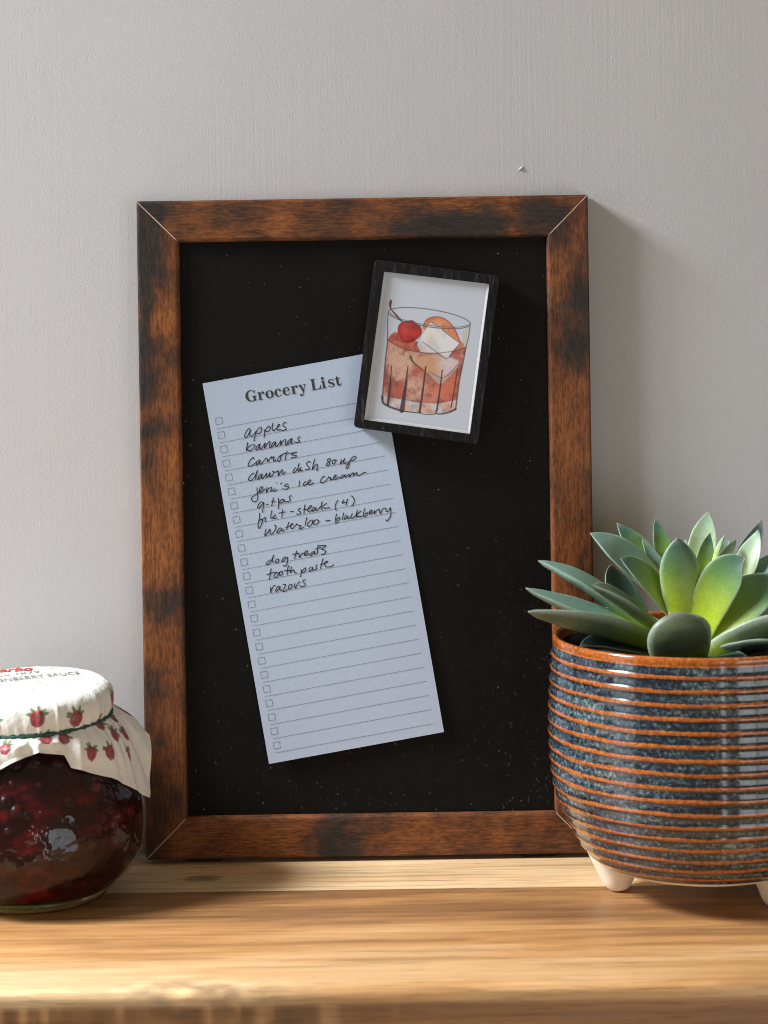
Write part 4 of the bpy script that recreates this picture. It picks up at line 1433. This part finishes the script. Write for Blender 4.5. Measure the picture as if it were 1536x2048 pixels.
# ------------------------------------------------------------------ the plant pot
TX, TY = 0.1494, -0.0785
pot = empty('plant_pot', (TX, TY, 0), 'round blue glazed pot ribbed with orange lines on stubby cream feet', 'plant pot')
pp_ = spline([(0.0, .0140), (.030, .0138), (.0430, .0146), (.0490, .0164), (.0548, .0205), (.0600, .0268), (.0640, .0345), (.0683, .0435), (.0712, .0530), (.0727, .0660), (.0732, .0800), (.0729, .0930), (.0721, .1060), (.0713, .1160), (.0708, .1215)], 900)
arcp = np.concatenate([[0], np.cumsum(np.hypot(np.diff(pp_[:, 0]), np.diff(pp_[:, 1])))])
tot = arcp[-1]
nrm = np.gradient(pp_, axis=0)
nrm = np.stack([nrm[:, 1], -nrm[:, 0]], 1)
nrm /= np.linalg.norm(nrm, axis=1, keepdims=True)
sp_ = .00625
ph = (tot - arcp + .0010) / sp_
dist = np.abs(ph - np.round(ph)) * sp_
ridge = np.exp(-(dist / .00080) ** 2)
valid = (np.round(ph) >= 1) & (pp_[:, 0] > .0512)
ridge = ridge * valid
pp2 = pp_ + nrm * (0.00060 * np.exp(-(dist / .0013) ** 2) * valid)[:, None]
# rounded lip and inside wall
lip = spline([(.0708, .1215), (.0711, .1232), (.0708, .1246), (.0698, .1252), (.0688, .1247), (.0682, .1232), (.0680, .1150), (.0685, .1050), (.0680, .0900)], 60)[1:]
prof = np.vstack([pp2, lip])
rg = np.concatenate([ridge, np.where(lip[:, 1] > .1195, 1.0, .0)])
top_band = pp2[:, 1] > .1208
rg[:len(pp2)][top_band] = 1.0
nang = 200
thp = np.linspace(0, 2 * math.pi, nang, endpoint=False)
phl = np.concatenate([ph, np.zeros(len(lip))])
wv2 = 0.16 * (fbm((np.cos(thp) * 2.2)[None, :] + np.round(phl)[:, None] * 3.1, (np.sin(thp) * 2.2)[None, :], 71, 3) - 0.5)
dv = np.abs(phl[:, None] + wv2 - np.round(phl[:, None])) * sp_
rv = np.exp(-(dv / .00102) ** 2) * np.concatenate([valid, np.zeros(len(lip))])[:, None]
rv = np.where((rg >= .999)[:, None], 1.0, rv)
rv[len(pp2):] = rg[len(pp2):, None]
pv = np.clip(dv / (0.5 * sp_), 0, 1)
nang = 260 if False else nang
V, Fs = lathe(prof, nang, TX, TY)
bare = np.repeat(prof[:, 0] < .0505, nang) & (np.repeat(prof[:, 1], nang) < .03)
fm = [1 if bare[f[0]] else 0 for f in Fs]
mesh('bowl', V, Fs, [M_GLAZE, M_BISQUE], pot, attrs={'ridge': rv.ravel(), 'pool': pv.ravel()}, fmat=fm)
V, Fs = lathe([(0.0, .1120), (.02, .1125), (.04, .1118), (.06, .1112), (.0684, .1105)], 90, TX, TY)
V[:, 2] += 0.0025 * (fbm(V[:, 0] * 300, V[:, 1] * 300, 8, 3) - .5)
mesh('soil', V, Fs, M_SOIL, pot)
for adeg in (262, 49, 156):        # measured from the camera side, clockwise to the right
    a = math.radians(adeg)
    fx, fy = TX + .0430 * math.sin(a), TY - .0430 * math.cos(a)
    fp = spline([(0.0, .0), (.0030, .0002), (.0052, .0014), (.0074, .0045), (.0096, .0095), (.0120, .0150), (.0142, .0205)], 40)
    V, Fs = lathe(np.maximum(fp, 0), 48, 0, 0)
    lean = 0.06
    Vx = V[:, 0] + math.sin(a) * (V[:, 2] * lean)
    Vy = V[:, 1] - math.cos(a) * (V[:, 2] * lean)
    # keep the top of the foot inside the bowl
    mesh('foot', np.column_stack([fx + Vx - math.sin(a) * .002, fy + Vy + math.cos(a) * .002, V[:, 2]]), Fs, M_BISQUE, pot)

# ------------------------------------------------------------------ the succulent
suc = empty('succulent', (TX, TY, .111), 'pointed leafy green rosette succulent growing in the striped pot', 'succulent plant')
V, Fs = lathe(spline([(.0, .104), (.009, .105), (.010, .118), (.007, .135), (.0, .142)], 30), 30, TX, TY)
mesh('stem', np.maximum(V, -9), Fs, LM['d'], suc)


def c5(x_, y_):
    return 1030 + x_ / 3.036, 1000 + y_ / 3.036


WT = ([0, .12, .32, .50, .66, .80, .90, .96, 1], [.50, .68, .92, 1.0, .86, .56, .29, .12, .02])


def leaf(tip, dy, ctl, base, wid, mat, n_hint, thick=.30, cup=.16, base_dy=0.0, ctl_dy=None, keel=1.3, wt=WT):
    """tip / ctl / base in crop pixels, depths relative to the pot axis, wid in crop pixels, n_hint = way the upper face looks"""
    k = np.array([dy, dy * .5 + base_dy * .5 if ctl_dy is None else ctl_dy, base_dy]) + TY
    pts = [P(*c5(*q), kk) for q, kk in zip((tip, ctl, base), k)]
    nt, ncs = 40, 22
    t_ = np.linspace(0, 1, nt)[:, None]
    Cc = pts[2] * (1 - t_) ** 2 + 2 * t_ * (1 - t_) * pts[1] + pts[0] * t_ ** 2
    Tg = np.gradient(Cc, axis=0)
    Tg /= np.linalg.norm(Tg, axis=1, keepdims=True)
    nh = np.array(n_hint, float)
    Nn = nh - (Tg @ nh)[:, None] * Tg
    Nn /= np.linalg.norm(Nn, axis=1, keepdims=True)
    Sd = np.cross(Tg, Nn)
    W = wid / 3.036 / 4150
    wv_ = W * np.interp(t_[:, 0], *wt)
    # smooth the width profile
    for _ in range(3):
        wv_[1:-1] = .25 * wv_[:-2] + .5 * wv_[1:-1] + .25 * wv_[2:]
    thv = np.minimum(W * thick, .0085) * np.interp(t_[:, 0], [0, .3, .7, .93, 1], [.9, 1, .85, .45, .05])
    ph_ = np.linspace(0, 2 * math.pi, ncs, endpoint=False)
    cs, sn = np.cos(ph_), np.sin(ph_)
    up = np.where(sn > 0, sn * .55, sn * keel * (1 - .25 * cs ** 2))
    V = Cc[:, None, :] + Sd[:, None, :] * (wv_[:, None] / 2 * cs)[..., None] + Nn[:, None, :] * (thv[:, None] / 2 * up + (cup * wv_)[:, None] * (cs ** 2 - .35))[..., None]
    ripple = (fbm(t_ * 6 + tip[0] * .01, ph_[None, :] * .6, int(tip[0]) % 97, 2) - .5) * .0006
    V = V + Nn[:, None, :] * ripple[..., None]
    at = np.stack([np.repeat(t_, ncs, 1), np.repeat(np.abs(cs)[None], nt, 0), np.repeat((sn > 0)[None] * 1.0, nt, 0)], -1)
    fs = grid_faces(ncs, nt, True)
    fs.append(tuple(range(ncs))[::-1])
    fs.append(tuple(range((nt - 1) * ncs, nt * ncs)))
    return mesh('leaf', V.reshape(-1, 3), fs, LM[mat], suc, attrs={'leaf': at.reshape(-1, 3)})


WB = ([0, .12, .32, .50, .60, .70, .80, .88, .94, .975, 1], [.56, .72, .95, 1.0, .98, .87, .67, .44, .24, .10, .01])
# back leaves first
leaf((455, 200), .012, (660, 300), (960, 640), 225, 'b', (.15, -.72, .68), base_dy=.012)
leaf((590, 388), .040, (570, 500), (800, 760), 210, 't', (.5, -.8, .2), base_dy=.03)
leaf((616, 140), .028, (760, 300), (960, 620), 190, 'g', (.45, -.85, .3), base_dy=.015)
leaf((852, 104), .030, (880, 280), (1010, 600), 125, 'g', (.25, -.95, .1), base_dy=.015)
leaf((1180, 62), .032, (1130, 250), (1110, 560), 180, 'p', (-.1, -1, .15), base_dy=.014)
leaf((1186, 198), .016, (1150, 330), (1110, 600), 110, 'g', (.1, -1, .1), base_dy=.006)
leaf((1277, 208), .014, (1240, 270), (1190, 420), 34, 'p', (-.4, -1, .1), base_dy=.006, thick=.8, cup=0)
leaf((1300, 236), .020, (1260, 310), (1160, 520), 70, 'b', (-.4, -1, .3), base_dy=.010)
leaf((1344, 236), .006, (1290, 330), (1130, 560), 84, 'd', (.2, -.8, .6), base_dy=.004)
leaf((1478, 178), .024, (1440, 340), (1240, 720), 165, 'p', (-.5, -.85, .2), base_dy=.012)
leaf((1640, 300), .020, (1500, 420), (1230, 740), 170, 'b', (-.45, -.65, .6), base_dy=.010)
leaf((1030, 232), .018, (1040, 330), (1070, 560), 70, 'p', (.1, -1, .1), base_dy=.008)
leaf((1760, 470), .030, (1600, 500), (1230, 760), 160, 'b', (-.2, -.5, .85), base_dy=.010)
leaf((1500, 120), .046, (1440, 300), (1250, 640), 150, 't', (-.4, -.9, .2), base_dy=.02)
leaf((760, 300), .052, (860, 420), (1000, 680), 150, 't', (.4, -.9, .2), base_dy=.02)
leaf((585, 668), .020, (680, 735), (940, 800), 120, 'p', (.0, -.35, .95), base_dy=.004)
# left side
leaf((140, 368), -.004, (420, 440), (930, 850), 185, 'b', (.22, -.34, .92), thick=.46, cup=.10, base_dy=-.002)
leaf((66, 534), -.016, (400, 660), (940, 850), 195, 'b', (.18, -.36, .93), thick=.42, cup=.10, base_dy=-.004)
leaf((640, 352), -.012, (790, 420), (1010, 760), 175, 'g', (.55, -.75, .45), base_dy=-.004, wt=WB)
leaf((80, 676), -.040, (420, 690), (960, 880), 265, 'd', (.15, .22, .96), thick=.5, cup=.20, base_dy=-.008)
leaf((466, 522), -.030, (650, 540), (960, 860), 190, 'd', (.45, -.15, .9), thick=.42, cup=.14, base_dy=-.008, wt=WB)
leaf((392, 892), -.030, (520, 820), (900, 960), 170, 't', (.1, -.4, .9), base_dy=-.006)
# front
leaf((985, 226), -.014, (1000, 420), (1040, 800), 250, 'g', (.05, -1, .30), thick=.26, cup=-.10, base_dy=-.010, wt=WB)
leaf((1396, 352), -.018, (1230, 420), (1110, 860), 250, 'g', (-.25, -.95, .35), thick=.28, cup=.12, base_dy=-.012, wt=WB)
leaf((1640, 470), -.016, (1370, 580), (1130, 890), 270, 'g', (-.30, -.92, .30), thick=.34, cup=.14, base_dy=-.012, wt=WB)
leaf((1800, 700), -.034, (1480, 800), (1120, 985), 310, 'd', (-.12, .62, .72), thick=.40, cup=.12, base_dy=-.012, wt=WB)
leaf((975, 680), -.040, (1000, 800), (1020, 1030), 392, 'd', (-.12, .95, .30), thick=.34, cup=.04, base_dy=-.020, ctl_dy=-.044, wt=([0, .2, .40, .55, .68, .79, .88, .94, .98, 1], [.74, .92, 1.0, .98, .88, .73, .54, .36, .18, .03]))
leaf((1420, 1010), -.050, (1300, 930), (1100, 960), 200, 't', (0, -.2, 1), base_dy=-.010)
leaf((1720, 860), -.034, (1450, 830), (1110, 950), 260, 't', (-.1, .1, 1), base_dy=-.010)
leaf((1560, 480), .008, (1400, 560), (1150, 850), 190, 'g', (-.5, -.7, .5), base_dy=.002)
leaf((1690, 640), .034, (1450, 660), (1150, 860), 210, 'b', (-.3, -.3, .9), base_dy=.012)
leaf((1560, 900), .050, (1400, 760), (1150, 860), 230, 't', (-.1, -.2, 1), base_dy=.015)
leaf((430, 700), .044, (620, 640), (960, 820), 170, 't', (.1, -.4, .9), base_dy=.015)
leaf((770, 232), .022, (860, 380), (1010, 700), 110, 'b', (.4, -.9, .2), base_dy=.010)
leaf((1110, 150), .044, (1090, 320), (1080, 640), 120, 'b', (.0, -1, .1), base_dy=.018)
